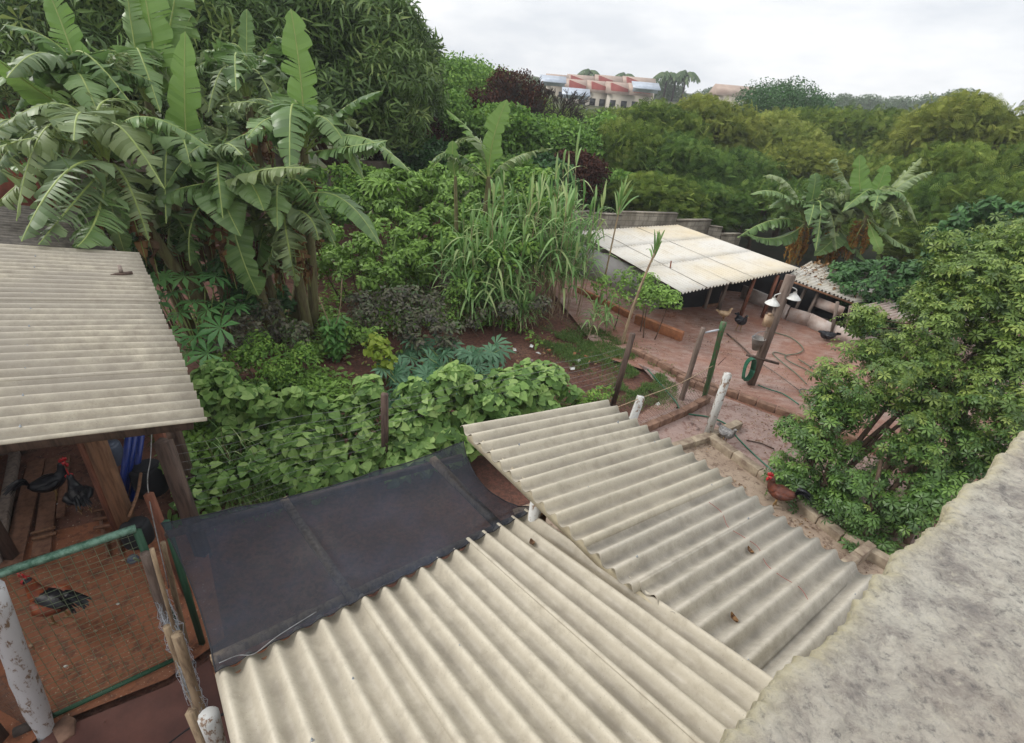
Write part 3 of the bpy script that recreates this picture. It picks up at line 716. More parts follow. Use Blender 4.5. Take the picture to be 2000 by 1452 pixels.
# ------------------------------------------------------------ shade cloth
def shadecloth():
    z = H
    TL = G(315, 1022, 2.16); TR = G(905, 862, H - 3.50); BR = G(1051, 1000, H - 3.80); BL = roof_pt(-.04, .06) + rn1 * .045
    nu, nv = 90, 46; u = np.linspace(0, 1, nu)[:, None, None]; v = np.linspace(0, 1, nv)[None, :, None]
    X = (TL * (1 - u) + TR * u) * (1 - v) + (BL * (1 - u) + BR * u) * v
    # curved free edges and sag
    X[:, :, 2] += -.055 * 4 * (u * (1 - u))[:, :, 0] * (1 - v)[:, :, 0] * 1.0
    inward = unit((BL - TL)); side = unit(TR - TL)
    X -= side * (.16 * (4 * v * (1 - v)) * u ** 6)
    X += side * (.05 * (4 * v * (1 - v)) * (1 - u) ** 6)
    X += inward * (.06 * 4 * u * (1 - u) * (1 - v) ** 4)
    ax = np.linalg.norm(BL - A_(TL)); 
    sag = -.10 * (4 * v * (1 - v))[:, :, 0] * (np.abs(np.sin(u * math.pi * 2.2 + .3))[:, :, 0] * .6 + .4)
    X[:, :, 2] += sag
    # rafters press the cloth up where it lies on them
    for uu in (.36, .88): X[:, :, 2] += .055 * np.exp(-((u - uu) / .012) ** 2)[:, :, 0] * (4 * v * (1 - v))[:, :, 0]
    uu_, vv_ = np.broadcast_arrays(u[:, :, 0], v[:, :, 0])
    X[:, :, 2] += (fbm(uu_ * 9, vv_ * 4, 4, 6) - .47) * .05 + (fbm(uu_ * 3 + vv_ * 5, vv_ * 16, 3, 16) - .45) * .02
    # bottom strip drapes over the roof ridges
    Lb = np.linalg.norm(BR - BL); ph = np.linspace(-.04, Lb - .04, nu) / PITCHC
    wgt = np.clip((v[:, :, 0] - .86) / .1, 0, 1); flat = roof_pt(0, 0)
    for j in range(nv):
        w_ = float(wgt[0, j])
        if w_ > 0:
            for i in range(nu):
                t = i / (nu - 1); bb = -.06 + (v[0, j, 0] - .93) * 1.6
                target = roof_pt(-.04 + t * (Lb), bb) + rn1 * (.044 + .009 * math.cos(2 * math.pi * ph[i]))
                X[i, j] = X[i, j] * (1 - w_) + target * w_
    V = X.reshape(-1, 3); i, j = np.meshgrid(np.arange(nu - 1), np.arange(nv - 1), indexing='ij'); a = (i * nv + j).ravel()
    o = link('shade_cloth', npmesh('shade_cloth', V, np.stack([a, a + nv, a + nv + 1, a + 1], 1), smooth=True), 'net'); 
    edge = [X[i, 0] for i in range(0, nu, 3)]; rim = [X[i, nv - 1] for i in range(nu)]; l_ = [X[0, j] for j in range(nv)]; r_ = [X[nu - 1, j] for j in range(nv)]
    lone(o); tag(o, 'dark blue-grey shade cloth stretched between the shed roofs and the garden fence', 'shade cloth')
    b = MB(); b.tube(edge, .006, 5); b.tube(l_, .006, 5); b.tube(r_, .006, 5); b.tube(rim, .005, 5); h_ = b.put('hem', 'black', o)
    b = MB(); s0 = X[1, nv - 2]
    b.tube(poly([s0 + [0, 0, .03], s0 + U * .12 + [0, 0, .01], s0 + U * .22 - NW * .06 + [0, 0, .02], s0 + U * .4 - NW * .02 + [0, 0, .03], s0 + U * .7 + NW * .02 + [0, 0, .03]], 20), .0035, 5); b.put('tie_cord', 'wire', o)
    # frame that carries it
    fr = thing('timber_frame', 'timber frame of rafters half seen through the shade cloth', 'frame', loc=(*((TL + BR) / 2)[:2], 0))
    for uu in (.36, .88):
        a_ = TL * (1 - uu) + TR * uu; b_ = BL * (1 - uu) + BR * uu; bb = MB(); bb.beam(a_ - [0, 0, .13], b_ - [0, 0, .15], .07, .07); bb.put('rafter', 'palewood', fr)
    bb = MB(); q0 = TL * .16 + BL * .84; q1 = TR * .16 + BR * .84; bb.beam(q0 - [0, 0, .22], q1 - [0, 0, .22], .05, .07); bb.put('purlin', 'palewood', fr)
    bb = MB(); bb.beam(TL - [0, 0, .16], TR - [0, 0, .22], .05, .06); bb.put('purlin', 'darkwood', fr)
    return TL, TR, BL, BR
TL, TR, BL, BR = shadecloth()
slab('cage_floor', [TL + [0, 0, 0], TR, TR - NW * 1.3, TL - NW * 1.3], .06, 'runfloor')

# ------------------------------------------------------------ posts, fences, gate
def post(px, top, w, mat, name='fence_post', label='', group=None, round_=False, z0=0., cat='post'):
    """px: foot in the photograph, top: its head in the photograph; height from the foot's depth"""
    f = G(*px, z0); r = ray(*top); Yt = f[1]; t = EYE + r * (Yt / r[1])
    b = MB(); 
    if round_:
        pts = [f - [0, 0, .1], f * .6 + t * .4, t]; pl = poly(pts, 12) + np.r_[[[0, 0, 0]], rng.normal(0, w * .02, (11, 3))]; b.tube(pl, w / 2 * (1.05 + rng.normal(0, .07, 12)), 12)
    else: b.beam(f - [0, 0, .1], t, w, w * .9)
    o = b.put(name, mat, None, round_); lone(o); tag(o, label, cat, group); return f, t
gf = 'posts of the garden wire fence'
f750, t750 = post((752, 925), (751, 770), .10, 'darkwood', label='dark square fence post standing in the bean vines just above the shade cloth', group=gf)
f3p, t3p = post((1022, 800), (1036, 704), .11, 'greywood', label='short grey fence post head poking out of the bean vines', group=gf)
f1p, t1p = post((1195, 795), (1236, 652), .10, 'darkwood', label='tall leaning dark fence post at the right end of the bean vines', group=gf)
fga, tga = post((1330, 783), (1374, 641), .11, 'greypole', label='brown gate post beside the grass strip, steel bar at its head', group='posts of the yard opening', round_=True)
fgb, tgb = post((1373, 786), (1413, 630), .11, 'greenpost', label='green painted gate post at the yard opening, right of its brown twin', group='posts of the yard opening', round_=True)
b = MB(); b.tube([tga - [0, 0, .12], tgb - [0, 0, .16]], .022, 8); o = b.put('gate_crossbar', 'mast', None, True); lone(o); tag(o, 'thin pale steel bar joining the two posts of the yard opening', 'bar')
fw1, tw1 = post((1212, 880), (1252, 776), .12, 'whitepost', label='white peeling post rising behind the corrugated roof corner', group='white pen posts', round_=False)
fw2, tw2 = post((1379, 857), (1422, 730), .12, 'whitepost', label='white peeling post standing at the corner of the pen kerb', group='white pen posts', round_=False)
# wire fence in front of the vines
def wire_fence(name, a, b_, z0, z1, rows, step, mat, r, label, diag=False, top=True):
    a, b_ = A_(a), A_(b_); L = np.linalg.norm((b_ - a)[:2]); segs = []
    if not diag:
        for k in range(rows):
            z = z0 + (z1 - z0) * k / (rows - 1); m_ = 8
            for i in range(m_):
                p = a * (1 - i / m_) + b_ * i / m_; q = a * (1 - (i + 1) / m_) + b_ * (i + 1) / m_; s0 = -.04 * math.sin(i / m_ * math.pi * 3); s1 = -.04 * math.sin((i + 1) / m_ * math.pi * 3)
                segs.append([(p[0], p[1], p[2] + z + s0), (q[0], q[1], q[2] + z + s1)])
        m_ = int(L / step)
        for i in range(m_ + 1):
            p = a * (1 - i / m_) + b_ * i / m_; segs.append([(p[0], p[1], p[2] + z0), (p[0], p[1], p[2] + z1)])
    else:
        m_ = int(L / step); hh = z1 - z0; k_ = int(round(hh / step))
        for i in range(-k_, m_):
            for sgn in (1, -1):
                s0, s1 = i * step, (i + k_) * step; zz0, zz1 = (z0, z1) if sgn > 0 else (z1, z0)
                t0, t1 = max(0, -s0 / (s1 - s0)), min(1, (L - s0) / (s1 - s0))
                if t1 <= t0: continue
                pt = lambda t: a + (b_ - a) * ((s0 + (s1 - s0) * t) / L) + np.array([0, 0, zz0 + (zz1 - zz0) * t])
                segs.append([pt(t0), pt(t1)])
    V, F4 = wires(segs, r); o = link(name, npmesh(name, V, F4), mat); lone(o); tag(o, label, 'wire mesh'); return o
fl = G(335, 1010); fl = A_([fl[0], fl[1], 0])
e_ = unit(f1p - f750); fl = f750 - e_ * 2.75
wire_fence('wire_fence', fl, f750, .1, 1.5, 11, 1.4, 'wire', .0026, 'thin horizontal wire fence left of the dark square post, in front of the vines')
wire_fence('wire_fence', f750, f1p, .1, 1.45, 11, 1.4, 'wire', .0026, 'thin horizontal wire fence between the dark square post and the leaning post')
wire_fence('chicken_wire', G(1100, 905) , fgb, .05, .95, 0, .075, 'rustwire', .0022, 'chicken wire mesh between the roof corner and the yard opening', diag=True)
b = MB(); q0 = G(1100, 905); b.tube(poly([q0 + [0, 0, .97], (q0 + fw1) / 2 + [0, 0, .99], tw1 + [0, -.0, -.02], (tw1 + fgb) / 2 + [0, 0, .4], fgb + [0, 0, .97]], 24), .008, 6)
o = b.put('top_rope', 'palewood'); lone(o); tag(o, 'pale rope along the top of the chicken wire, tied to the white post', 'rope')
wire_fence('chicken_wire', fw2 * .05 + fgb * .95, fw2, .15, .85, 0, .08, 'rustwire', .002, 'loose chicken wire between the green gate post and the white kerb post', diag=True)
wire_fence('wire_fence', G(1120, 560), G(1330, 655), .15, .75, 6, .25, 'wire', .0022, 'sagging wire fence in front of the grey coop wall', diag=False)

# kerbs
def kerb(name, pts, w, h, mat, label, zb=-.02):
    pts = [A_(p) for p in pts]; b = MB()
    for p, q in zip(pts[:-1], pts[1:]):
        L = np.linalg.norm(q - p); n_ = max(1, int(L / .39)); 
        for i in range(n_):
            a = p + (q - p) * (i / n_ + .004); c = p + (q - p) * ((i + 1) / n_ - .004); hh = h * random.uniform(.93, 1.05)
            b.beam(a * [1, 1, 0] + [0, 0, zb + hh / 2], c * [1, 1, 0] + [0, 0, zb + hh / 2], w * random.uniform(.94, 1.05), hh)
    o = b.put(name, mat); lone(o); bv = o.modifiers.new('bevel', 'BEVEL'); bv.width = .012; bv.segments = 2; tag(o, label, 'kerb'); return o
kerb('kerb', [G(1235, 690), G(1340, 745), G(1590, 835), G(1720, 890)], .16, .20, 'redkerb', 'long red-brown kerb of blocks dividing the upper yard from the lower yard')
kerb('kerb', [G(1310, 885), G(1385, 862), G(1440, 838)], .17, .22, 'kerb', 'short pale kerb running from the corrugated roof past the white post')
kerb('kerb', [G(1385, 866), G(1480, 935), G(1640, 1062), G(1740, 1120)], .17, .24, 'kerb', 'pale mossy kerb along the right side of the chicken pen')
kerb('kerb', [G(1200, 870), G(1330, 815), G(1380, 788)], .14, .22, 'redkerb', 'dark kerb under the chicken wire')
kerb('kerb', [G(1320, 745), G(1395, 775)], .14, .2, 'redkerb', 'short kerb piece between the two posts of the yard opening')
kerb('kerb', [G(1600, 1150), G(1690, 1085)], .14, .3, 'kerb', 'low cross kerb below the umbrella tree by the parapet')
# orange board / bricks at the coop
def board(a, b_, h, w, mat, name, label, cat='board'):
    b = MB(); a, b_ = A_(a), A_(b_); b.beam(a + [0, 0, h / 2], b_ + [0, 0, h / 2], w, h); o = b.put(name, mat); lone(o); bv = o.modifiers.new('b', 'BEVEL'); bv.width = .01; tag(o, label, cat); return o
board(G(1240, 632), G(1330, 668), .30, .16, 'orangebrick', 'timber_beam', 'thick orange-brown beam lying on edge in front of the coop corner', 'beam')
board(G(1128, 572), G(1232, 625), .22, .12, 'orangebrick', 'brick_footing', 'orange brick footing along the foot of the grey coop wall', 'footing')
board(G(1372, 603), G(1408, 597), .12, .06, 'brownwood', 'plank', 'short brown plank lying at the foot of the black coop netting')

# tall pole with lamps, bucket and hose
pf, pt_ = G(1465, 752), None
r_ = thing('utility_pole', 'tall leaning grey timber pole standing in the upper yard', 'pole', loc=tuple(pf))
tt = EYE + ray(1545, 538) * (pf[1] * .99 / ray(1545, 538)[1]); b = MB(); b.beam(pf - [0, 0, .2], tt, .17, .13); b.put('shaft', 'greypole', r_)
nd = unit(tt - pf); 
def onpole(t, dx=0, dy=0, dz=0): return pf + (tt - pf) * t + [dx, dy, dz]
b = MB(); b.beam(onpole(.27, -.35, -.02, .06), onpole(.27, .42, -.1, -.06), .05, .05); b.put('cross_stick', 'darkwood', r_)
for s_, tz in ((-1, .78), (1, .84)):
    l = thing('lamp', 'white enamel lamp shade hanging on the %s side of the timber pole' % ('left' if s_ < 0 else 'right'), 'lamp', 'lamp shades on the timber pole', loc=tuple(onpole(tz, s_ * .2, -.05)))
    q = onpole(tz, s_ * .20, -.05); b = MB(); n_ = 14; prof = [(.035, .10), (.045, .06), (.10, .02), (.15, -.03), (.16, -.05)]
    V = [q + [rr * cs(2 * math.pi * i / n_), rr * sn(2 * math.pi * i / n_), zz] for rr, zz in prof for i in range(n_)]
    b.add(V, None, [[a_ * n_ + i, a_ * n_ + (i + 1) % n_, (a_ + 1) * n_ + (i + 1) % n_, (a_ + 1) * n_ + i] for a_ in range(4) for i in range(n_)]); b.put('lamp_shade', 'white', l, True)
    b = MB(); b.tube(poly([onpole(tz + .08), q + [0, 0, .16], q + [0, 0, .09]], 8), .012, 6); b.put('bracket', 'white', l, True)
    b = MB(); b.tube([q, q + [0, 0, -.05], q + [0, 0, -.08]], [.03, .032, .01], 8); b.put('bulb', 'white', l, True)
q = onpole(.46, -.22, -.05); b = MB(); n_ = 14
V = [q + [rr * cs(2 * math.pi * i / n_), rr * sn(2 * math.pi * i / n_), zz] for rr, zz in ((.0, -.30), (.07, -.30), (.15, 0), (.16, 0), (.155, -.01), (.068, -.28), (0, -.28)) for i in range(n_)]
b.add(V, None, [[a_ * n_ + i, a_ * n_ + (i + 1) % n_, (a_ + 1) * n_ + (i + 1) % n_, (a_ + 1) * n_ + i] for a_ in range(6) for i in range(n_)]); o = b.put('bucket', 'bucket', None, True); lone(o); tag(o, 'grey bucket hanging on the timber pole', 'bucket')
b = MB(); b.tube(poly([q + [-.155, 0, 0], q + [-.05, 0, .14], q + [.12, 0, .16], q + [.155, 0, 0]], 14), .006, 6); b.put('handle', 'steel', o)
q = onpole(.62, -.17, -.07); b = MB(); b.box(q, (.16, .12, .26)); b.box(q + [0, 0, .15], (.08, .08, .06)); o = b.put('feeder_box', 'beige'); lone(o); tag(o, 'beige plastic container tied to the timber pole above the bucket', 'container')
# coil of hose on the pole
b = MB(); q = onpole(.27, -.24, -.05)
for k in range(5):
    ph = random.random(); R1 = .30 + .03 * random.random()
    b.tube([q + [(.085 + .02 * k * .3) * cs(t) + .01 * k, -.02 * k + .02 * sn(3 * t), -R1 * .92 + R1 * sn(t)] for t in np.linspace(0, 2 * math.pi, 26)], .014, 6)
o = b.put('hose_coil', 'hose', None, True); lone(o); tag(o, 'green hose coiled over the stick on the timber pole', 'hose')
def hose(pts, label, mat='hosedull', r=.014, z=.06):
    P_ = poly([G(x, y, z) for x, y in pts], len(pts) * 8); b = MB(); b.tube(P_, r, 6); o = b.put('hose', mat, None, True); lone(o); tag(o, label, 'hose')
hose([(1480, 752), (1500, 760), (1530, 770), (1560, 790)], 'short green hose end trailing from the foot of the timber pole', 'hose')
hose([(1508, 648), (1545, 660), (1568, 680), (1560, 690), (1535, 695), (1540, 705), (1580, 725), (1610, 745), (1640, 765)], 'long hose snaking across the upper yard from the pole towards the umbrella tree')
hose([(1640, 790), (1600, 762), (1580, 763), (1567, 760), (1562, 766), (1580, 785), (1600, 805)], 'hose looping near the kerb left of the umbrella tree')
hose([(1575, 750), (1555, 730), (1530, 710), (1510, 692), (1515, 688), (1535, 694)], 'thin hose loop in the middle of the upper yard')
hose([(1640, 762), (1610, 735), (1585, 718), (1560, 702)], 'second hose running beside the long one in the upper yard')
hose([(1265, 722), (1300, 762), (1320, 785), (1335, 806), (1385, 815), (1420, 830), (1440, 855), (1475, 890), (1520, 930), (1560, 965), (1600, 985)], 'green hose crossing the lower yard past the white post towards the umbrella tree', 'hose', .015)
hose([(1600, 985), (1640, 1010), (1690, 1035), (1720, 1050)], 'green hose end under the umbrella tree', 'hose')
def stick(a, b_, r, mat, label, name='stick', z=.06):
    b = MB(); a = G(*a, z); b_ = G(*b_, z); b.tube(poly([a, (a + b_) / 2 + [0.02, 0.03, .01], b_], 6), r, 6); o = b.put(name, mat, None, True); lone(o); tag(o, label, 'stick')
stick((1420, 652), (1478, 706), .022, 'darkwood', 'long dark stick lying in the upper yard left of the timber pole')
stick((1480, 706), (1560, 762), .012, 'greywood', 'thin grey rod lying on the upper yard below the timber pole')
stick((1458, 860), (1512, 877), .012, 'darkwood', 'dark twig lying in the lower yard right of the white kerb post')
# thin rod standing in front of the coop roof
b = MB(); f_ = G(1297, 600); t_ = P(1311, 510, f_[1]); b.tube([f_, t_], .022, 8); o = b.put('metal_stake', 'redwood', None, True); lone(o); tag(o, 'thin dark stake standing against the grey coop roof corner', 'stake')

# ------------------------------------------------------------ the coop across the yard
def coop():
    NL = G(1330, 571, 1.22); FL = G(1125, 455, 1.25); FR = G(1322, 442, 1.45); RN = G(1552, 524, 1.58)
    root = thing('chicken_coop', 'long low chicken coop across the yard with stained cream corrugated roof', 'coop', loc=(*((NL + FR) / 2)[:2], 0))
    # sheets: ridges run front to back
    ncol, nrow = 5, 3
    def bil(s, t): return (NL * (1 - s) + RN * s) * (1 - t) + (FL * (1 - s) + FR * s) * t
    for i in range(ncol):
        for j in range(nrow):
            s0, s1, t0, t1 = i / ncol - .010, (i + 1) / ncol + .012, j / nrow - .004, (j + 1) / nrow + .015; o = np.array([0, 0, .005 * (i % 2) + .007 * j])
            if j == 0: t0 -= random.uniform(0, .02)
            me = corr(bil(s0, t0) + o, bil(s1, t0) + o, bil(s1, t1) + o, bil(s0, t1) + o, 8, phase=0, seed=90 + i * 3 + j, amp=.030, seg=5)
            part('roof_sheet', me, ['cooproof', 'under'], root)
    b = MB(); W0 = G(1283, 606); W1 = G(1118, 528)
    b.beam(W0 + [0, 0, .52], W1 + [0, 0, .52], .12, 1.06); b.put('side_wall', 'greywall', root)
    # dark netting walls
    e = unit(RN - NL) * [1, 1, 0]; e = unit(e); 
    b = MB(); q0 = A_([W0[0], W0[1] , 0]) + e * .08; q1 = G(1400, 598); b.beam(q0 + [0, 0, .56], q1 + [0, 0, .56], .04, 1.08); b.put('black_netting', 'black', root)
    for px, top in (((1376, 604), (1390, 556)), ((1403, 606), (1421, 551)), ((1446, 618), (1476, 538)), ((1488, 622), (1519, 538)), ((1505, 600), (1528, 548))):
        f = G(*px); t = P(*top, f[1]); b = MB(); b.beam(f, t, .09, .09); b.put('post', 'greywood' if px[0] < 1440 else 'redwood', root)
    # inner back wall, dark, and low white partition
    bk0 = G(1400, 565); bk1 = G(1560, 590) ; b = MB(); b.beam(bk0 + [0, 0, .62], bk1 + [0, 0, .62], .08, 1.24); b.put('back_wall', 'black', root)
    b = MB(); pts = [G(1445, 583), G(1500, 606), G(1532, 625)]
    for p, q in zip(pts[:-1], pts[1:]): b.beam(p + [0, 0, .24], q + [0, 0, .24], .06, .48)
    b.put('low_partition', 'whitepanel', root)
    b = MB(); b.beam(G(1412, 552, 1.2), G(1455, 542, 1.27), .10, .04); b.put('eave_board', 'palewood', root)
    return NL, FL, FR, RN
NL, FL, FR, RN = coop()
def coop2():
    a = G(1535, 542, 1.38); b_ = G(1668, 590, 1.12); c = G(1790, 575, 1.35); d = G(1585, 512, 1.5)
    root = thing('chicken_coop', 'second coop with debris-covered corrugated roof and white half-height panels', 'coop', loc=(*((a + b_) / 2)[:2], 0))
    def bil(s, t): return (a * (1 - s) + b_ * s) * (1 - t) + (d * (1 - s) + c * s) * t
    for i in range(3):
        me = corr(bil(i / 3 - .004, 0), bil((i + 1) / 3 + .01, 0), bil((i + 1) / 3 + .01, 1), bil(i / 3 - .004, 1), 6.5, seed=120 + i, amp=.034, seg=4); part('roof_sheet', me, ['cooproof', 'under'], root)
    b = MB(); b.beam(a - [0, 0, .06], b_ - [0, 0, .06], .05, .05); b.put('eave_board', 'brownwood', root)
    foot = [G(1543, 626), G(1568, 634), G(1622, 662), G(1648, 670)]
    tops = [(1573, 565), (1598, 572), (1636, 590), (1662, 598)]
    for f, t in zip(foot, tops): b = MB(); b.beam(f, P(*t, f[1]), .07, .07); b.put('post', 'greywood', root)
    b = MB(); ks = [G(1535, 628), G(1575, 640), G(1625, 665), G(1700, 690)]
    for p, q in zip(ks[:-1], ks[1:]): b.beam(p * [1, 1, 0] + [0.02, .05, .23], q * [1, 1, 0] + [0.02, .05, .23], .06, .46)
    b.put('low_wall', 'whitepanel', root)
    b = MB(); b.beam(G(1572, 632) + [0, -.03, .78], G(1626, 655) + [0, -.03, .78], .03, .30); b.put('white_panel', 'whitepanel', root)
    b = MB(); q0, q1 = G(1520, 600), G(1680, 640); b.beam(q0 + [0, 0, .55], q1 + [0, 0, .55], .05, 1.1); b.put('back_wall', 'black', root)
    # fallen twigs and leaves over the roof
    n = 420; s = rng.random(n); t = 1 - rng.random(n) ** 1.6 * .9; p = A_([bil(x, y) for x, y in zip(s, t)]) + [0, 0, .05]; 
    leaves('leaf_debris', T_leaf, p, unit(rng.normal(size=(n, 3)) * .4 + [0, 0, 1]), unit(rng.normal(size=(n, 3)) * [1, 1, .2]), .11 * (.5 + rng.random(n)), 'litter', root)
    # more white roof showing through the bush further right
    a = G(1680, 600, 1.2); b_ = G(1840, 660, 1.0); c = G(1960, 620, 1.2); d = G(1800, 572, 1.3)
    def bil(s, t): return (a * (1 - s) + b_ * s) * (1 - t) + (d * (1 - s) + c * s) * t
    me = corr(bil(0, 0), bil(1, 0), bil(1, 1), bil(0, 1), 18, seed=130, amp=.034, seg=4); part('roof_sheet', me, ['whitepanel', 'under'], root)
coop2()

# ------------------------------------------------------------ boundary walls
def blockwall(a, b_, z0, z1, mat, label, w=.16, z1b=None):
    a, b_ = A_([*a[:2], 0]), A_([*b_[:2], 0]); L = np.linalg.norm(b_ - a); ang = math.atan2(b_[1] - a[1], b_[0] - a[0])
    me = MB().box((L / 2, 0, (z0 + z1) / 2), (L, w, z1 - z0)).box((L / 2, 0, z1 + .02), (L + .02, w + .05, .045)).mesh('boundary_wall')
    o = link('boundary_wall', me, mat); o.location = tuple(a); o.rotation_euler = (0, 0, ang); tag(o, label, 'wall', 'garden boundary walls'); return o
wp = [G(1060, 422, 1.75), G(1152, 414, 1.80), G(1213, 420, 1.72), G(1322, 418, 1.82), G(1388, 427, 1.62), G(1408, 438, 1.45), G(1432, 452, 1.2)]
blockwall(wp[0], wp[1], -2, 1.80, 'block', 'stained block wall section behind the coop, its left end')
blockwall(wp[1], wp[2], -2, 1.72, 'block', 'short lower block wall section with a red stain behind the coop')
blockwall(wp[2], wp[3], -2, 1.82, 'block', 'long block wall section behind the middle of the coop roof')
blockwall(wp[3], wp[4], -2.5, 1.55, 'block', 'dark stained block wall section stepping down right of the coop roof corner')
blockwall(wp[4], wp[5] + [.1, 0, 0], -2.5, 1.3, 'block', 'small third step of the block wall behind the coop')
blockwall(wp[5] + [.1, 0, 0], wp[6] + [.5, .4, 0], -3, 1.02, 'block', 'lowest step of the block wall, next to the far bananas')
blockwall(G(-900, 180, 2.3), G(560, 300, 2.3), -1, 2.3, 'palewall', 'pale rendered garden wall glimpsed behind the banana leaves on the left')
blockwall(G(640, 312, 2.3), G(905, 318, 2.3), -1, 2.25, 'palewall', 'pale grey garden wall behind the papaya tree')

# ============================================================ VEGETATION
# ---- banana plants
def banana_leaf(name, a, m_, b_, width, torn=.3, droop=.35, mat='lf_ban', root=None, face=None, n=34, petiole=.14, fold=.15, seed=None):
    rg = np.random.default_rng(seed if seed is not None else random.randrange(10 ** 6))
    sp = bez(a, m_, b_, n + 1); T = unit(np.gradient(sp, axis=0))
    upv = A_(face) if face is not None else np.array([0, 0, 1.])
    S = unit(np.cross(T, upv)); Nn = unit(np.cross(S, T))
    if face is None: Nn = np.where(Nn[:, 2:3] < 0, -Nn, Nn)
    u = np.linspace(0, 1, n + 1); ub = np.clip((u - petiole) / (1 - petiole), 0, 1)
    width = width * (1.55 if face is None else .88)
    if face is not None: width = width * 1.45
    w = width * np.minimum(1, (ub / .2)) ** .7 * (1 - ub ** (3.4 if face is None else 6)) ** .8 * (1 - .18 * ub) * (.92 + .16 * fbm(u * 5, u * 0 + rg.random() * 9, 2))
    V = []; Fq = []; rn = []; mats = []
    lob = np.ones((2, n + 1))
    if face is not None and torn > .01:      # young blades split into a few big rounded lobes
        for sdi in (0, 1):
            k = 0
            while k < n:
                q = int(rg.integers(4, 10)); e_ = min(n + 1, k + q); tt = np.linspace(0, 1, e_ - k); lob[sdi, k:e_] = rg.uniform(.72, 1.08) * (1 - .28 * tt ** 3) ; k = e_
    base_rn = rg.random()
    for sd in (-1, 1):
        dr = droop * (1 + .15 * rg.normal()); cur = dr; tearp = rg.random(n) < torn
        for k in range(n):
            if ub[k + 1] <= 0: continue
            j0, j1 = cur, dr * (1 + .5 * torn * rg.normal()) if not tearp[k] else cur
            if tearp[k]: cur = dr * (1 + 1.6 * torn * rg.normal()) + .3 * torn; j1 = j0 = cur
            else: cur = j1
            kr = rg.normal(); j0, j1 = (j0 + .045 * math.sin(k * 2.1), j1 + .045 * math.sin((k + 1) * 2.1)); jo = len(V); sh = .0 if not tearp[k] else .12 + .25 * torn * rg.random(); ln = 1 - (.16 * rg.random() * torn if tearp[k] else 0)
            for e, (i, th) in enumerate(((k, j0), (k + 1, j1))):
                i2 = i
                for r_ in (0., .45, .8, 1.):
                    ang = th * r_ + fold * (r_ < .5) * -1
                    adv = T[i2] * (w[i] * .32 * r_) 
                    q = sp[i] + (S[i] * sd * cs(th * r_ * .9 - fold) + Nn[i] * -(sn(th * r_ * .9 - fold))) * w[i] * lob[(sd + 1) // 2, min(k + (e == 1), n) if True else 0] * r_ * ln + adv
                    if tearp[k] and r_ > 0: q = q + (T[i] * (w[i] * sh * r_ * (-.5 if e else .5)) )
                    V.append(q)
            for c_ in range(3): Fq.append([jo + c_, jo + 4 + c_, jo + 5 + c_, jo + c_ + 1]); rn.append(np.clip(base_rn + .13 * kr, 0, 1)); mats.append(0)
    # midrib and petiole
    k3 = 5; rr = width * (.05 * (1 - u) + .010) + .006
    j0 = len(V)
    for i in range(n + 1):
        for q in range(k3):
            t = 2 * math.pi * q / k3; V.append(sp[i] + rr[i] * (cs(t) * S[i] + sn(t) * Nn[i] * .7) - Nn[i] * rr[i] * .2)
    for i in range(n):
        for q in range(k3): Fq.append([j0 + i * k3 + q, j0 + i * k3 + (q + 1) % k3, j0 + (i + 1) * k3 + (q + 1) % k3, j0 + (i + 1) * k3 + q]); rn.append(.5); mats.append(1)
    me = npmesh(name, A_(V), np.array(Fq), rn, smooth=True, mat=mats)
    return part(name, me, [mat, 'rib'], root)
def banana(label, foot, crown, hero, nfill=7, L=(1.6, 2.3), stem=.11, group='banana plants of the left clump', az0=0, dead=5, wid=.30, azr=(0, 360), deadmat='lf_dry', seed=1):
    random.seed(seed)
    foot = A_(foot); crown = A_(crown); root = thing('banana_plant', label, 'banana plant', group, loc=tuple(foot))
    ctr = crown - [0, 0, .25]; mid = (foot + ctr) / 2 + [random.uniform(-.08, .08), random.uniform(-.08, .08), 0]
    b = MB(); b.tube(poly([foot - [0, 0, .1], mid, ctr, crown], 10), np.linspace(stem * 1.25, stem * .55, 10), 10); b.put('pseudostem', 'bananastem', root, True)
    for h_ in hero:      # (mid px, tip px, depth change, width, torn, droop, mat, facing)
        (mx_, my_), (tx, ty), dy1, dy2, wd, torn, droop, mt, fc = h_
        banana_leaf('leaf', crown - [0, 0, .1], P(mx_, my_, crown[1] + dy1), P(tx, ty, crown[1] + dy2), wd, torn, droop, mt, root, fc)
    nfill = nfill + 4 if nfill > 2 else nfill
    for i in range(nfill):
        az = R(azr[0] + (azr[1] - azr[0]) * (i + random.random() * .8) / max(nfill, 1) + az0); el = R(random.uniform(38, 76)); l = random.uniform(*L)
        d = A_([sn(az), cs(az), 0]); m_ = crown + d * l * .42 * cs(el) + [0, 0, l * .5 * sn(el)]; t_ = crown + d * l * (.60 + .3 * cs(el)) + [0, 0, l * (random.uniform(-.5, .2) if el < R(50) else random.uniform(-.1, .5))]
        banana_leaf('leaf', crown - [0, 0, .12], m_, t_, wid * random.uniform(.85, 1.15), random.choice((.3, .5, .7, .9)), random.uniform(.35, .85), random.choice(('lf_ban', 'lf_bant')), root)
    for i in range(dead):
        az = random.random() * 6.28; d = A_([sn(az), cs(az), 0]); l = random.uniform(.9, 1.6); st = crown - [0, 0, random.uniform(.2, .7)]
        banana_leaf('dead_leaf', st, st + d * .28 + [0, 0, -.25 * l], st + d * .30 + [0, 0, -l], .14, .9, 1.2, deadmat, root, n=16)
    return root
BN, BY, BT = 'lf_ban', 'lf_bany', 'lf_bant'
CAMF = (0, -1, .15)
def Cx(px, py, Y): return P(px, py, Y)
def fo(c, dx=0, dy=0): return A_([c[0] + dx, c[1] + dy, 0])
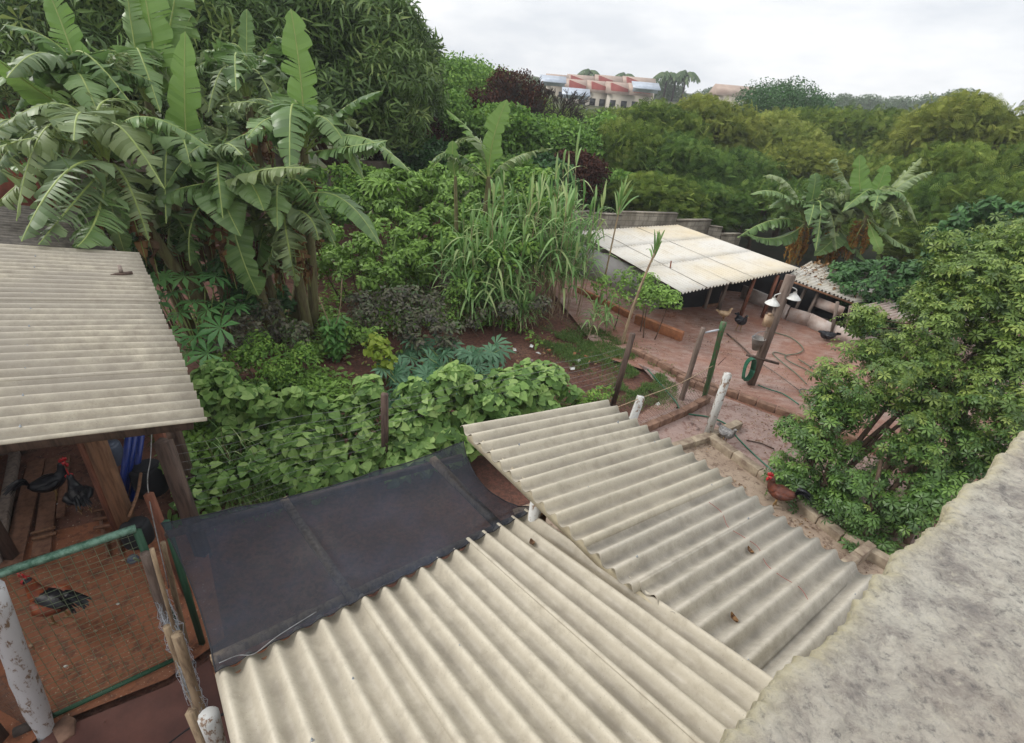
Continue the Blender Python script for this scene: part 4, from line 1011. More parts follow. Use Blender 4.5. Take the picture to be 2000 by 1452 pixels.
c = Cx(372, 352, 11); banana('banana plant with the broad bright upright leaf in the centre of the left clump', fo(c, .3, .1), c, [
    ((362, 240), (362, 62), 0, .1, .36, .12, .10, BY, CAMF),
    ((268, 238), (125, 250), -.4, -.9, .34, .35, .55, BN, None), ((215, 270), (150, 330), -.5, -1.0, .42, .3, .7, BN, None),
    ((440, 275), (425, 215), .3, .3, .26, .6, .5, BT, None), ((330, 305), (250, 330), -.6, -1.2, .26, .3, .6, BN, None)], 5, seed=3)
c = Cx(592, 290, 11.5); banana('banana plant with the tall upright leaf at the right of the left clump', fo(c, -.4, .3), c, [
    ((590, 180), (568, 18), 0, .1, .34, .25, .2, BY, CAMF), ((668, 215), (748, 178), .1, 0, .30, .25, .5, BN, None),
    ((690, 265), (800, 335), -.4, -.9, .26, .35, .6, BN, None), ((660, 290), (757, 275), -.6, -1.1, .30, .3, .6, BN, None),
    ((520, 255), (415, 300), -.5, -1.0, .30, .3, .6, BN, None), ((540, 240), (585, 225), -.4, -.8, .24, .15, .2, BN, None)], 4, seed=5)
c = Cx(556, 402, 10.8); banana('low banana plant at the front right of the left clump, long leaf drooping right', fo(c, -.1, .6), c, [
    ((650, 380), (742, 480), -.3, -.7, .28, .15, .45, BN, None), ((530, 345), (500, 330), .3, .5, .25, .6, .6, BT, None),
    ((600, 420), (622, 470), -.5, -.7, .28, .5, .7, BT, None), ((540, 450), (520, 545), -.5, -.5, .30, .7, .8, BT, None), ((560, 460), (580, 560), -.7, -.7, .28, .7, .8, BT, None),
    ((590, 340), (615, 320), .2, .5, .25, .3, .5, BN, None)], 3, L=(1.1, 1.5), seed=8)
c = Cx(440, 362, 10.3); banana('banana plant whose broad leaves hang down in the middle of the left clump', fo(c, .1, .8), c, [
    ((430, 375), (470, 462), -.5, -.8, .34, .12, .35, BN, None), ((390, 360), (268, 398), -.5, -.8, .30, .35, .65, BN, None),
    ((380, 420), (372, 520), -.5, -.8, .32, .75, .7, BN, None), ((480, 350), (515, 412), -.4, -.9, .28, .2, .5, BN, None),
    ((465, 480), (505, 578), -.3, -.4, .34, .08, .25, BN, CAMF), ((500, 335), (610, 330), -.6, -.8, .3, .4, .7, BT, None)], 3, L=(1.2, 1.6), seed=9)
c = Cx(165, 215, 10.5); banana('tall banana plant at the far left, long leaves thrown over the shed roof', fo(c, .6, .6), c, [
    ((150, 130), (85, -40), .2, .4, .36, .2, .25, BY, CAMF), ((95, 190), (-30, 95), -.6, -1.2, .34, .08, .35, BY, None),
    ((130, 105), (5, 48), .1, -.2, .30, .3, .6, BN, None), ((70, 250), (-10, 330), -.5, -1.0, .36, .7, .8, BT, None),
    ((90, 125), (30, 110), .4, .4, .26, .5, .7, BT, None), ((205, 130), (250, 105), .3, .3, .28, .6, .6, BT, None)], 5, seed=12)
c = Cx(290, 200, 12); banana('tallest banana plant of the left clump, its two huge leaves reaching out of the picture', fo(c, .2, 0), c, [
    ((300, 110), (272, -60), 0, .2, .46, .1, .2, BY, CAMF), ((265, 100), (245, -50), -.1, 0, .28, .35, .6, BN, CAMF),
    ((330, 60), (345, -40), .2, .3, .36, .3, .4, BN, CAMF), ((345, 90), (375, 30), .4, .5, .30, .4, .4, BN, CAMF)], 5, seed=14)
c = Cx(205, 310, 9.3); banana('banana plant at the left edge, comb-torn leaves hanging over the roof edge', fo(c, .5, 1.4), c, [
    ((130, 335), (42, 472), -1.2, -2.15, .36, .65, .75, BT, None), ((90, 330), (-20, 415), -.7, -1.3, .34, .65, .8, BT, None),
    ((140, 400), (75, 478), -1.3, -2.1, .26, .6, .7, BT, None), ((110, 270), (-30, 300), -.6, -1.2, .34, .6, .8, BT, None), ((100, 320), (20, 325), .2, .3, .24, .3, .5, BN, None),
    ((215, 390), (245, 500), -.2, -.3, .32, .2, .3, BN, CAMF), ((190, 420), (150, 482), -1.1, -1.8, .3, .5, .7, BN, None), ((245, 350), (290, 470), -.3, -.5, .3, .7, .7, BT, None)], 4, seed=17)
c = Cx(482, 190, 13); banana('banana plant at the back of the left clump, pointed leaf tip against the mango tree', fo(c, 0, .2), c, [
    ((482, 100), (482, 18), .2, .3, .18, .08, .2, BN, CAMF), ((470, 95), (405, 105), .2, .1, .30, .5, .7, BN, None),
    ((530, 85), (560, 95), .2, .1, .26, .5, .7, BN, None), ((430, 115), (400, 102), 0, -.2, .26, .5, .7, BN, None), ((445, 185), (475, 235), -.5, -.8, .28, .7, .7, BT, None), ((520, 190), (560, 230), -.4, -.7, .28, .8, .8, BT, None)], 4, seed=19)
c = Cx(500, 430, 11.2); banana('short banana plant with frayed hanging leaves low in the middle of the left clump', fo(c, .1, .4), c, [
    ((470, 450), (430, 560), -.4, -.5, .28, .5, .6, BN, None), ((530, 440), (590, 540), -.4, -.5, .28, .6, .7, BT, None), ((510, 470), (480, 590), -.5, -.6, .26, .4, .6, BN, None), ((560, 400), (640, 420), -.2, -.3, .26, .4, .6, BN, None)], 4, L=(1.2, 1.7), seed=31)
c = Cx(330, 410, 10.8); banana('short banana plant half hidden behind the castor plant, leaves drooping to the roof edge', fo(c, .1, .5), c, [
    ((300, 420), (255, 540), -.4, -.5, .30, .5, .6, BT, None), ((350, 430), (400, 545), -.4, -.5, .28, .6, .7, BN, None), ((290, 390), (230, 440), -.5, -.8, .28, .3, .6, BN, None), ((330, 450), (320, 550), -.5, -.5, .26, .7, .8, BT, None)], 4, L=(1.2, 1.7), seed=33)
c = Cx(90, 330, 11.5); banana('banana plant at the left picture edge behind the torn leaves', fo(c, .1, .1), c, [
    ((40, 300), (-40, 380), -.5, -1.2, .32, .5, .7, BT, None), ((60, 280), (-20, 240), -.2, -.4, .32, .3, .6, BN, None)], 5, seed=35)
# trunk clothed in dry leaves below the clump
r_ = thing('banana_plant', 'old banana trunk clothed in dry brown leaves at the right foot of the left clump', 'banana plant', 'banana plants of the left clump', loc=tuple(G(572, 628)))
f_ = G(572, 628); t_ = P(600, 430, f_[1]); b = MB(); b.tube(poly([f_, (f_ + t_) / 2 + [.05, 0, 0], t_], 8), np.linspace(.17, .10, 8), 10); b.put('pseudostem', 'bananastem', r_, True)
for i in range(34):
    az = random.uniform(0, 6.28); d = A_([sn(az), cs(az), 0]); s0 = f_ + (t_ - f_) * random.uniform(.35, 1.0); l = random.uniform(.5, 1.3)
    banana_leaf('dead_leaf', s0, s0 + d * .22 + [0, 0, -.3 * l], s0 + d * .26 + [0, 0, -min(l, s0[2])], .10, .9, 1.3, 'lf_dry', r_, n=14)
# lone banana in the middle
c = Cx(955, 345, 15); banana('lone young banana plant with two bright upright leaves above the cane grass', fo(c, 0, 0), c, [
    ((963, 275), (990, 195), 0, .1, .26, .05, .15, BY, CAMF), ((930, 275), (872, 215), .1, .2, .22, .5, .7, BY, None),
    ((890, 300), (842, 318), -.2, -.4, .22, .4, .6, BN, None), ((905, 320), (880, 305), -.3, -.6, .22, .6, .7, BT, None), ((1000, 310), (1080, 290), .2, .3, .22, .6, .7, BT, None)], 1, group='lone banana plants', dead=0, seed=21)
c = Cx(890, 345, 14.6); banana('short banana sucker with one blunt bright leaf left of the lone banana', fo(c), c, [((885, 315), (884, 275), 0, .05, .18, .05, .1, BY, CAMF)], 0, group='lone banana plants', dead=0, stem=.06, seed=22)
# far right clump behind the coop
gr_ = 'banana plants behind the coop'
c = Cx(1695, 420, 21); banana('far right banana plant with bright upright leaves behind the coop', fo(c, 0), c, [
    ((1680, 370), (1680, 302), 0, .1, .36, .05, .15, BY, CAMF), ((1712, 375), (1732, 322), .1, .2, .34, .05, .15, BY, CAMF),
    ((1750, 360), (1800, 308), 0, 0, .26, .4, .6, BT, None), ((1760, 360), (1822, 335), -.2, -.4, .28, .4, .6, BT, None), ((1745, 375), (1775, 405), -.5, -.9, .3, .35, .6, BN, None),
    ((1645, 340), (1632, 312), .3, .4, .28, .5, .6, BT, None), ((1735, 450), (1745, 415), -.6, -.8, .3, .2, .4, BN, None), ((1770, 482), (1815, 480), -.6, -.6, .28, .2, .6, BN, None), ((1710, 470), (1722, 495), -.9, -1.0, .22, .05, .2, BY, CAMF)], 4, L=(1.8, 2.4), group=gr_, dead=14, wid=.34, deadmat='lf_drygold', seed=24)
c = Cx(1575, 430, 21.5); banana('left banana plant of the clump behind the coop, frayed leaves arching left', fo(c), c, [
    ((1530, 380), (1465, 380), -.4, -.8, .34, .3, .6, BN, None), ((1510, 430), (1440, 465), -.6, -1, .32, .7, .8, BN, None), ((1540, 360), (1490, 345), 0, 0, .3, .5, .6, BT, None),
    ((1590, 370), (1590, 340), 0, .1, .26, .1, .2, BN, CAMF), ((1615, 370), (1640, 400), -.3, -.6, .3, .5, .7, BT, None), ((1520, 465), (1455, 455), -.8, -1.2, .3, .2, .6, BN, None)], 5, L=(1.8, 2.4), group=gr_, dead=16, wid=.34, deadmat='lf_drygold', seed=26)
c = Cx(1640, 440, 21.8); banana('middle banana plant behind the coop, ringed with golden dead leaves', fo(c), c, [
    ((1655, 380), (1690, 355), 0, 0, .3, .5, .6, BT, None), ((1610, 390), (1560, 410), -.3, -.4, .3, .5, .7, BT, None), ((1625, 470), (1590, 500), -.8, -1.2, .32, .1, .4, BN, None), ((1665, 480), (1700, 520), -.8, -1.2, .3, .1, .4, BN, None)], 5, L=(1.6, 2.2), group=gr_, dead=20, wid=.32, deadmat='lf_drygold', seed=28)

# ---- trees
def ground_at(x, y): return float(hz(x, y))
def tree_at(px, py, Y, rad, label, kind='olive', group=None, hmin=2.5, cat='tree', name=None, **kw):
    t = P(px, py, Y); gz = ground_at(t[0], t[1]); h = max(t[2] - gz, hmin)
    K = dict(olive=dict(leaf='lf_olive', T=T_feather, size=.48, n=7400, nclump=84, flat=.45, clump=.24, upb=.8, inner=.55, fuzz=.12, droop=.15),
             green=dict(leaf='lf_green', T=T_diamond, size=.2, n=20000, nclump=80, flat=.6, clump=.26, upb=.5, fuzz=.25),
             dark=dict(leaf='lf_dark', T=T_diamond, size=.22, n=17000, nclump=90, flat=.6, clump=.28, upb=.5, bark='darkbark'),
             mango=dict(leaf='lf_mango', T=T_mango, size=.42, n=9000, nclump=110, flat=.75, clump=.22, upb=.5, low=.08, droop=.5, inner=.6),
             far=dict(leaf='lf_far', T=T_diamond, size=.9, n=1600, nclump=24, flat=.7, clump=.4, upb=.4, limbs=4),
             dead=dict(leaf='lf_dead', T=T_diamond, size=.16, n=7000, nclump=70, flat=1.1, clump=.22, upb=.3, bark='darkbark'))[kind]
    K = {**K, **kw}
    return crown_tree(name or {'mango': 'mango_tree', 'dead': 'withered_tree'}.get(kind, 'tree'), label, cat, (t[0], t[1], gz), h, rad, group=group, **K)
random.seed(5)
gm = 'dark mango trees along the left background'
tree_at(250, -190, 21, 6.5, 'vast dark mango tree rising behind the left banana clump', 'mango', gm, n=11000)
tree_at(610, -110, 24, 5.4, 'dark mango tree with reddish new shoots left of the open sky', 'mango', gm, n=12000)
tree_at(-120, -60, 25, 5.5, 'yellower mango tree at the far left edge above the brick house', 'mango', gm, n=7000, leaf='lf_olive')
tree_at(722, 30, 27, 3.4, 'narrow mango crown whose right flank meets the sky', 'mango', gm, n=9000)
tree_at(470, 40, 30, 5, 'dark mango tree filling the gap at the back of the banana clump', 'mango', gm, n=7000)
gd = 'trees of the middle background'
tree_at(875, 92, 36, 4.2, 'rounded green tree to the right of the mango, against the sky', 'green', gd)
tree_at(925, 118, 42, 4.4, 'green tree between the mango and the withered tree', 'green', gd)
tree_at(825, 90, 31, 1.6, 'thin brown withered tree on the right shoulder of the mango', 'dead', gd, n=1500, nclump=30)
tree_at(770, 190, 27, 2.6, 'dark reddish vine-smothered tree at the right foot of the mango', 'dead', gd, n=8000, leaf='lf_dead')
tree_at(945, 160, 31, 2.5, 'brown vine-covered tree above the lone banana', 'dead', gd, n=6000)
tree_at(1005, 118, 33, 2.6, 'dark brown withered tree next to the bare tree', 'dead', gd, n=6500)
tree_at(875, 165, 30, 2.8, 'bushy green tree behind the papaya', 'green', gd)
tree_at(985, 195, 28, 2.4, 'bushy tree directly behind the lone banana', 'dark', gd, leaf='lf_green')
tree_at(1085, 222, 29, 2.7, 'leafy green tree below the pale town houses', 'green', gd)
tree_at(1170, 216, 33, 2.6, 'green tree under the red gabled houses', 'green', gd)
tree_at(1130, 290, 25, 2.0, 'dark brown thicket tree right of the tall cane grass', 'dead', gd, n=7000)
tree_at(1060, 300, 23.5, 1.7, 'dark green bushy tree behind the cane tops', 'dark', gd)
tree_at(830, 265, 26, 1.9, 'low dark tree behind the garden wall', 'dark', gd)
tree_at(1200, 330, 27, 2.2, 'green bushy tree left of the forest edge', 'dark', gd, leaf='lf_green')
tree_at(1000, 300, 22, 1.5, 'feathery light green shrub tree right of the lone banana', 'green', gd, T=T_feather, size=.30, n=2600, nclump=30)
tree_at(965, 140, 58, 4.5, 'soft green tree on the rise left of the bare tree', 'green', gd, leaf='lf_wood', n=12000)
tree_at(1020, 165, 52, 4.0, 'green tree low behind the bare tree', 'green', gd, leaf='lf_wood', n=12000)
tree_at(1110, 203, 62, 4.0, 'tree hiding the foot of the left pale houses', 'green', gd, leaf='lf_wood', n=10000)
tree_at(1205, 207, 64, 4.0, 'tree hiding the foot of the middle pale houses', 'green', gd, leaf='lf_wood', n=10000)
tree_at(1275, 203, 60, 4.0, 'tree hiding the foot of the right pale houses', 'green', gd, leaf='lf_wood', n=10000)
# bare tree
def bare_tree(px, py, Y, label, spread=1.0, seed=4):
    random.seed(seed); t = P(px, py, Y); gz = ground_at(t[0], t[1]); h = t[2] - gz; root = thing('bare_tree', label, 'tree', gd, loc=(t[0], t[1], gz)); b = MB()
    def grow(p, d, l, r, dep):
        q = p + d * l; b.tube([p, (p + q) / 2 + A_([random.gauss(0, .03), random.gauss(0, .03), 0]) * l, q], [max(r, .02), max(r * .8, .018), max(r * .6, .014)], 5 if dep < 3 else 3, False)
        if dep >= 6: return
        for _ in range(2 if dep < 2 else random.choice((2, 3))):
            nd = unit(d + A_([random.gauss(0, .42), random.gauss(0, .42), random.gauss(.1, .22)]) * spread); grow(q, nd, l * random.uniform(.68, .86), r * .6, dep + 1)
    base = A_([t[0], t[1], gz]); b.tube([base, base + [0, 0, h * .30]], [h * .018, h * .014], 7, False)
    for _ in range(4): grow(base + [0, 0, h * .28], unit(A_([random.gauss(-.1, .35), random.gauss(0, .3), 1])), h * .175, h * .014, 0)
    b.put('branches', 'darkbark', root, True); return root
bare_tree(1052, 112, 34, 'bare leafless tree with fine grey twigs against the sky', seed=6)
bare_tree(1022, 126, 33, 'second bare tree, darker twigs, just left of the pale town houses', seed=9)
# forest on the right
gw = 'olive green feathery trees of the wood on the right'
random.seed(3)
FT = [(1290, 192, 36, 4.2, 'olive tree left of the forest, directly below the red gables'), (1400, 178, 40, 4.6, 'olive tree standing at the right end of the town houses'),
      (1235, 235, 31, 3.2, 'small olive tree at the left corner of the wood'), (1340, 260, 30, 3.4, 'olive tree above the block wall behind the coop'),
      (1520, 215, 42, 5, 'olive tree in front of the round dark tree'), (1640, 195, 46, 5, 'olive tree on the skyline right of the round dark tree'),
      (1450, 290, 33, 4, 'olive tree above the left bananas behind the coop'), (1580, 270, 35, 4.2, 'olive tree with bare dark limbs showing, mid wood'),
      (1740, 205, 44, 4.6, 'yellowish olive tree on the skyline in the middle of the wood'), (1700, 280, 36, 4.2, 'olive tree behind the bright banana leaves'),
      (1840, 215, 42, 4.4, 'olive tree under the small white roof on the skyline'), (1930, 170, 34, 4.6, 'taller olive tree rising at the right edge of the skyline'),
      (1820, 300, 31, 4, 'olive tree above the far right banana leaves'), (1960, 260, 26, 3.8, 'near olive tree at the right edge, upper'),
      (1900, 340, 24, 3.4, 'near olive tree at the right edge, middle'), (1800, 400, 24.5, 2.8, 'dark green tree right of the far bananas'),
      (2040, 330, 22, 3.6, 'olive tree cut by the right edge of the picture'), (1500, 350, 27, 2.6, 'low olive tree just behind the left bananas of the coop'),
      (1290, 340, 25, 2.5, 'low dark olive tree just above the block wall'), (1390, 350, 26.5, 2.6, 'low olive tree over the stepped wall'),
      (1620, 350, 29, 3.0, 'olive tree between the two far banana crowns'), (1880, 440, 21, 2.4, 'dark shaded tree above the umbrella tree')]
protos = []
for i, (px, py, Y, rad, lab) in enumerate(FT):
    t = P(px, py, Y); gz = ground_at(t[0], t[1]); h = t[2] - gz
    if i < 7:
        t_ = tree_at(px, py, Y, rad, lab, 'olive', gw, low=.2, leaf=('lf_wood', 'lf_olive', 'lf_wood', 'lf_woodd', 'lf_woodl', 'lf_wood', 'lf_woodd')[i]); protos.append((t_, h, rad))
    else:
        src, h0, r0 = protos[(0, 1, 4, 5)[(i * 7) % 4] if rad > 3.5 else (2, 3, 6)[i % 3]]; t_ = copytree(src); t_.location = (t[0], t[1], gz); t_.scale = (rad / r0, rad / r0, h / h0); t_.rotation_euler = (0, 0, random.random() * 6.28); t_['label'] = lab
tree_at(1545, 150, 62, 6.2, 'round dark green tree standing above the wood against the sky', 'dark', None, n=15000)
# far skyline trees, small
gs = 'small far trees on the skyline'
FS = [(1040, 148, 150, 9, 'far tree left of the town houses'), (1090, 152, 150, 7, 'far tree over the white roofs at the left of the houses'), (1165, 148, 165, 7, 'round far tree above the first red gable'), (1225, 148, 165, 5, 'far tree above the middle red gables'),
      (1300, 152, 150, 7, 'far trees left of the palms'), (1430, 165, 150, 10, 'broad far tree left of the round dark tree'), (1710, 182, 170, 8, 'low far tree in the middle of the right skyline'), (1830, 180, 170, 11, 'broad flat far tree near the small white roof'),
      (1770, 186, 175, 8, 'low far tree left of the white roof'), (1400, 168, 160, 8, 'low far tree right of the palms'), (985, 132, 170, 9, 'far tree left of the bare tree'), (1650, 180, 170, 8, 'far tree beside the round dark tree'), (1900, 170, 150, 9, 'far tree behind the right skyline tree')]
p0 = None
for i, (px, py, Y, rad, lab) in enumerate(FS):
    t = P(px, py, Y); hh = rad * 1.25; lx = random.uniform(.8, 1.2)
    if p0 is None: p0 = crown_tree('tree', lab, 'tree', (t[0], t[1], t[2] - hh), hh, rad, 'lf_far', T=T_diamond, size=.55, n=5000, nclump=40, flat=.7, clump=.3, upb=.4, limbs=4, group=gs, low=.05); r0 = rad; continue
    c_ = copytree(p0); c_.location = (t[0], t[1], t[2] - hh * lx); c_.scale = (rad / r0, rad / r0, lx * rad / r0); c_.rotation_euler = (0, 0, random.random() * 6); c_['label'] = lab
# palms
def palm(px, py, Y, label, src=[None]):
    t = P(px, py, Y); gz = ground_at(t[0], t[1]) - 2
    if src[0]:
        c_ = copytree(src[0]); c_.location = (t[0], t[1], gz); c_.scale = (1, 1, (t[2] - gz) / src[1]); c_['label'] = label; c_.rotation_euler = (0, 0, random.random() * 6); return
    h = t[2] - gz; root = thing('palm_tree', label, 'palm', 'palms on the skyline', loc=(t[0], t[1], gz)); b = MB(); top = A_([t[0], t[1], gz + h * .82]); b.tube([A_([t[0], t[1], gz]), top], [.35, .2], 7); b.put('trunk', 'darkbark', root, True)
    V = []; Fq = []; 
    for k in range(16):
        az = k * 2.4; el = R(10 + 60 * random.random()); d = A_([sn(az), cs(az), 0]); s = A_([cs(az), -sn(az), 0]); sp = bez(top, top + d * 1.8 * cs(el) + [0, 0, 1.6 * sn(el) + .4], top + d * 3.4 + [0, 0, 1.4 * sn(el) - 1.0], 8)
        for i in range(7):
            w = .7 * sn((i + 1) / 8.5 * math.pi)
            for sd in (-1, 1):
                j = len(V); V += [sp[i], sp[i + 1], sp[i + 1] + s * sd * w + [0, 0, -.45], sp[i] + s * sd * w * .9 + [0, 0, -.5]]; Fq.append([j, j + 1, j + 2, j + 3])
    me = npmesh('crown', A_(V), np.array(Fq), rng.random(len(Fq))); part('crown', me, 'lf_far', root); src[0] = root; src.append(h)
palm(1305, 143, 140, 'left palm of the group above the wood edge'); palm(1322, 146, 145, 'middle palm of the skyline group'); palm(1342, 142, 140, 'right palm of the skyline group')
palm(1152, 138, 160, 'thin palm above the first red gable'); palm(1222, 145, 165, 'small palm between the red gables')

# ---- town houses
def house(pa, pb, py_eave, Y, label, w0=7, hw=4, gable=True, seed=0):
    a = P(pa, py_eave, Y); b_ = P(pb, py_eave + (pb - pa) * .0875, Y); z = (a[2] + b_[2]) / 2; d = unit((b_ - a) * [1, 1, 0]); L = np.linalg.norm((b_ - a)[:2]); s = A_([-d[1], d[0], 0])
    root = thing('town_house', label, 'house', 'row of pale houses on the hill', loc=tuple((a + b_) / 2 * [1, 1, 0] + [0, 0, z - 8])); m_ = (a + b_) / 2
    b = MB(); b.box(m_ * [1, 1, 0] + s * w0 / 2 + [0, 0, z - hw], (L, w0, 2 * hw), d); b.put('wall', 'housewall', root)
    b = MB(); e0 = a * [1, 1, 0] - d * .3 - s * .5 + [0, 0, z]; e1 = b_ * [1, 1, 0] + d * .3 - s * .5 + [0, 0, z]; rr = [e0 + s * (w0 / 2 + .5) + [0, 0, 2.0], e1 + s * (w0 / 2 + .5) + [0, 0, 2.0]]; f0 = e0 + s * (w0 + 1); f1 = e1 + s * (w0 + 1)
    b.add([e0, e1, rr[1], rr[0], f0, f1], [[0, 3, 4], [1, 5, 2]], [[0, 1, 2, 3], [3, 2, 5, 4], [0, 4, 5, 1]]); b.put('roof', 'tile', root)
    if gable:
        b = MB(); g0 = e0 + d * .8 + s * 1.0 + [0, 0, .1]; 
        b.add([g0, g0 + d * 3.2, g0 + d * 3.2 + [0, 0, .9], g0 + [0, 0, 1.7], g0 + s * 3, g0 + d * 3.2 + s * 3, g0 + d * 3.2 + s * 3 + [0, 0, .9], g0 + s * 3 + [0, 0, 1.7]], None, [[0, 1, 2, 3], [1, 5, 6, 2], [4, 0, 3, 7], [5, 4, 7, 6], [3, 2, 6, 7]]); b.put('red_gable', 'redgable', root)
    n_ = max(2, int(L / 4))
    for i in range(n_):
        q = a * [1, 1, 0] + d * (i + .5) * L / n_ - s * .04 + [0, 0, z - 1.6]; b = MB(); b.box(q, (1.1, .1, 1.2), d); b.put('window', 'window', root)
    return root, a, d, s, z
house(1068, 1108, 166, 118, 'pale house behind the bare tree, leftmost of the row', gable=False)
house(1106, 1150, 177, 112, 'pale house with a white gable wall left of the red gables')
house(1150, 1188, 180, 112, 'pale house with dark windows under the first red gable')
house(1188, 1232, 183, 110, 'pale house under the middle red gable')
house(1232, 1272, 186, 110, 'pale house under the right red gable, next to the wood')
house(1110, 1160, 164, 135, 'second-row house whose red gable shows over the front roofs')
house(1165, 1215, 165, 135, 'second-row house in the middle of the red gabled roofs')
house(1220, 1280, 168, 135, 'second-row house at the right of the red gabled roofs')
house(1405, 1480, 186, 120, 'pinkish roofed house showing between the wood and the round dark tree', gable=False)
for (px, py, Y, lab) in ((1080, 155, 110, 'pale solar panel roof at the left end of the houses'), (1125, 180, 104, 'bluish metal roof in front of the first red gable'), (1262, 168, 108, 'white dome-like roof patch right of the gables')):
    q = P(px, py, Y); b = MB(); b.box(q, (5, 3.2, .15), (1, 0, 0), (0, -.35, 1)); b.box(q + [0, 0, -.6], (4.6, .2, 1.0)); o = b.put('metal_roof', 'solar'); lone(o); tag(o, lab, 'roof')
# brick house at the left edge
q = P(6, 62, 20); r_ = thing('brick_house', 'red brick house corner with a blue tarp roof at the left edge', 'house', loc=(q[0], q[1], 0))
b = MB(); b.box((q[0] - 2.2, q[1] + 1, q[2] - 1.0), (4.0, 2, 2.6)); b.box((q[0] - 2.6, q[1] + 1.2, q[2] / 2 - 1.3), (3.0, 1.6, q[2] - 2.2)); b.put('wall', 'brick', r_)
q2_ = P(-10, 100, 18.6); b = MB(); b.box(q2_, (2.6, 1.6, .08), (1, 0, -.1), (0, -.4, 1)); b.put('awning', 'blue', r_)
# radio mast
q = P(793, -20, 160); f_ = A_([q[0], q[1], ground_at(q[0], q[1])]); r_ = thing('radio_mast', 'slender pale radio mast beside the mango tree', 'mast', loc=tuple(f_))
b = MB(); 
for dx, dy in ((-.4, -.4), (.4, -.4), (0, .5)): b.tube([f_ + [dx, dy, 0], q + [dx, dy, 0]], .10, 5)
b.put('lattice', 'mast', r_)
for dz in (-1, -3.2):
    b = MB(); 
    for dx in (-1, -.3, .4, 1): b.box(q + [dx, -.6, dz], (.22, .2, 1.9))
    b.put('antenna', 'mast', r_)

# ---- umbrella tree at the right
def umbrella_tree():
    random.seed(2); base = G(1600, 990); root = thing('umbrella_tree', 'big umbrella tree with bright rosette leaves beside the parapet on the right', 'tree', loc=tuple(base))
    # blobs: px, py, Y, radius (x,z)
    B_ = [(1700, 740, 7.6, .75), (1790, 660, 8.2, .8), (1880, 580, 8.6, .85), (1970, 560, 9.0, .75), (1640, 820, 7.3, .45), (1730, 830, 7.2, .7), (1830, 760, 7.6, .85), (1930, 660, 8.2, .9), (2020, 600, 8.6, .9),
          (1590, 870, 7.2, .30), (1900, 720, 7.8, .8), (1980, 660, 8.0, .8), (1850, 630, 8.3, .7), (1950, 530, 9.0, .55), (1890, 560, 8.8, .6), (1960, 820, 7.0, .7), (1960, 600, 8.5, .8), (1870, 690, 8.0, .8), (2020, 480, 9.2, .6), (1790, 740, 7.7, .7), (1900, 900, 6.7, .5), (1660, 920, 6.9, .5), (1770, 900, 6.8, .6), (1880, 850, 7.0, .7), (1980, 750, 7.5, .8), (1545, 925, 7.0, .22), (1600, 960, 6.8, .24), (1700, 1010, 6.3, .42), (1790, 960, 6.4, .42), (1860, 940, 6.5, .5),
          (1650, 1060, 6.1, .25), (1720, 1090, 5.9, .25), (1700, 640, 8.6, .35), (1860, 500, 9.2, .42), (1930, 500, 9.4, .42), (1990, 480, 9.8, .42), (2080, 530, 9.2, .6), (2100, 700, 8.0, .9), (1610, 790, 7.6, .35), (1560, 850, 7.3, .22), (1540, 960, 6.8, .2), (1770, 1040, 6.1, .3), (1640, 1000, 6.3, .22)]
    bl = []
    for px, py, Y, r in B_: c = P(px, py, Y); bl.append((c, (r * 1.0, r * 1.1, r * .85)))
    # split every blob in small lumps so that the outline is uneven
    lumps = []
    for c, r in bl:
        for _ in range(max(3, int(r[0] * 12))):
            d = unit(A_([random.gauss(0, 1), random.gauss(0, 1), random.gauss(.25, .8)])); k = .15 + .16 * random.random(); lumps.append((c + d * A_(r) * .80, (k, k, k * .75)))
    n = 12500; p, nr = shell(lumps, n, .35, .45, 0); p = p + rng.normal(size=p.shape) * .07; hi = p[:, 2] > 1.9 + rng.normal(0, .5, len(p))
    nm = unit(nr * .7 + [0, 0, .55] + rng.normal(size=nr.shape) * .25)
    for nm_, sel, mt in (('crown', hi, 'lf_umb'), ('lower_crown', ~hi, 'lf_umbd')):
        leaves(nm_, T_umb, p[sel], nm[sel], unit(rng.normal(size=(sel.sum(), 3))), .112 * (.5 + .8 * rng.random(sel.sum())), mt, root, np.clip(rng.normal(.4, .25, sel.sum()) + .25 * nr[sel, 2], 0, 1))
    stems = [((1540, 985), 7.0), ((1590, 1000), 6.7), ((1680, 1040), 6.4), ((1760, 1060), 6.3)]
    b = MB(); ends = [bl[k][0] for k in (0, 4, 5, 6, 9, 10, 11, 12, 14, 16, 17, 18, 8, 13, 2)]
    for k, e in enumerate(ends):
        f = G(*stems[k % 4][0]); f = f + A_([random.uniform(-.1, .1), random.uniform(-.1, .1), 0]); b.tube(bez(f, (f * .6 + e * .4) + [0, 0, .25], e, 9), np.linspace(.055, .014, 9), 7)
    for k in range(60):
        l = lumps[random.randrange(len(lumps))][0]; e = min(ends, key=lambda q: np.linalg.norm(q - l)); b.tube(bez(e, (e + l) / 2 + [0, 0, -.08], l, 5), np.linspace(.016, .006, 5), 5)
    b.put('stems', 'bark', root, True)
umbrella_tree()

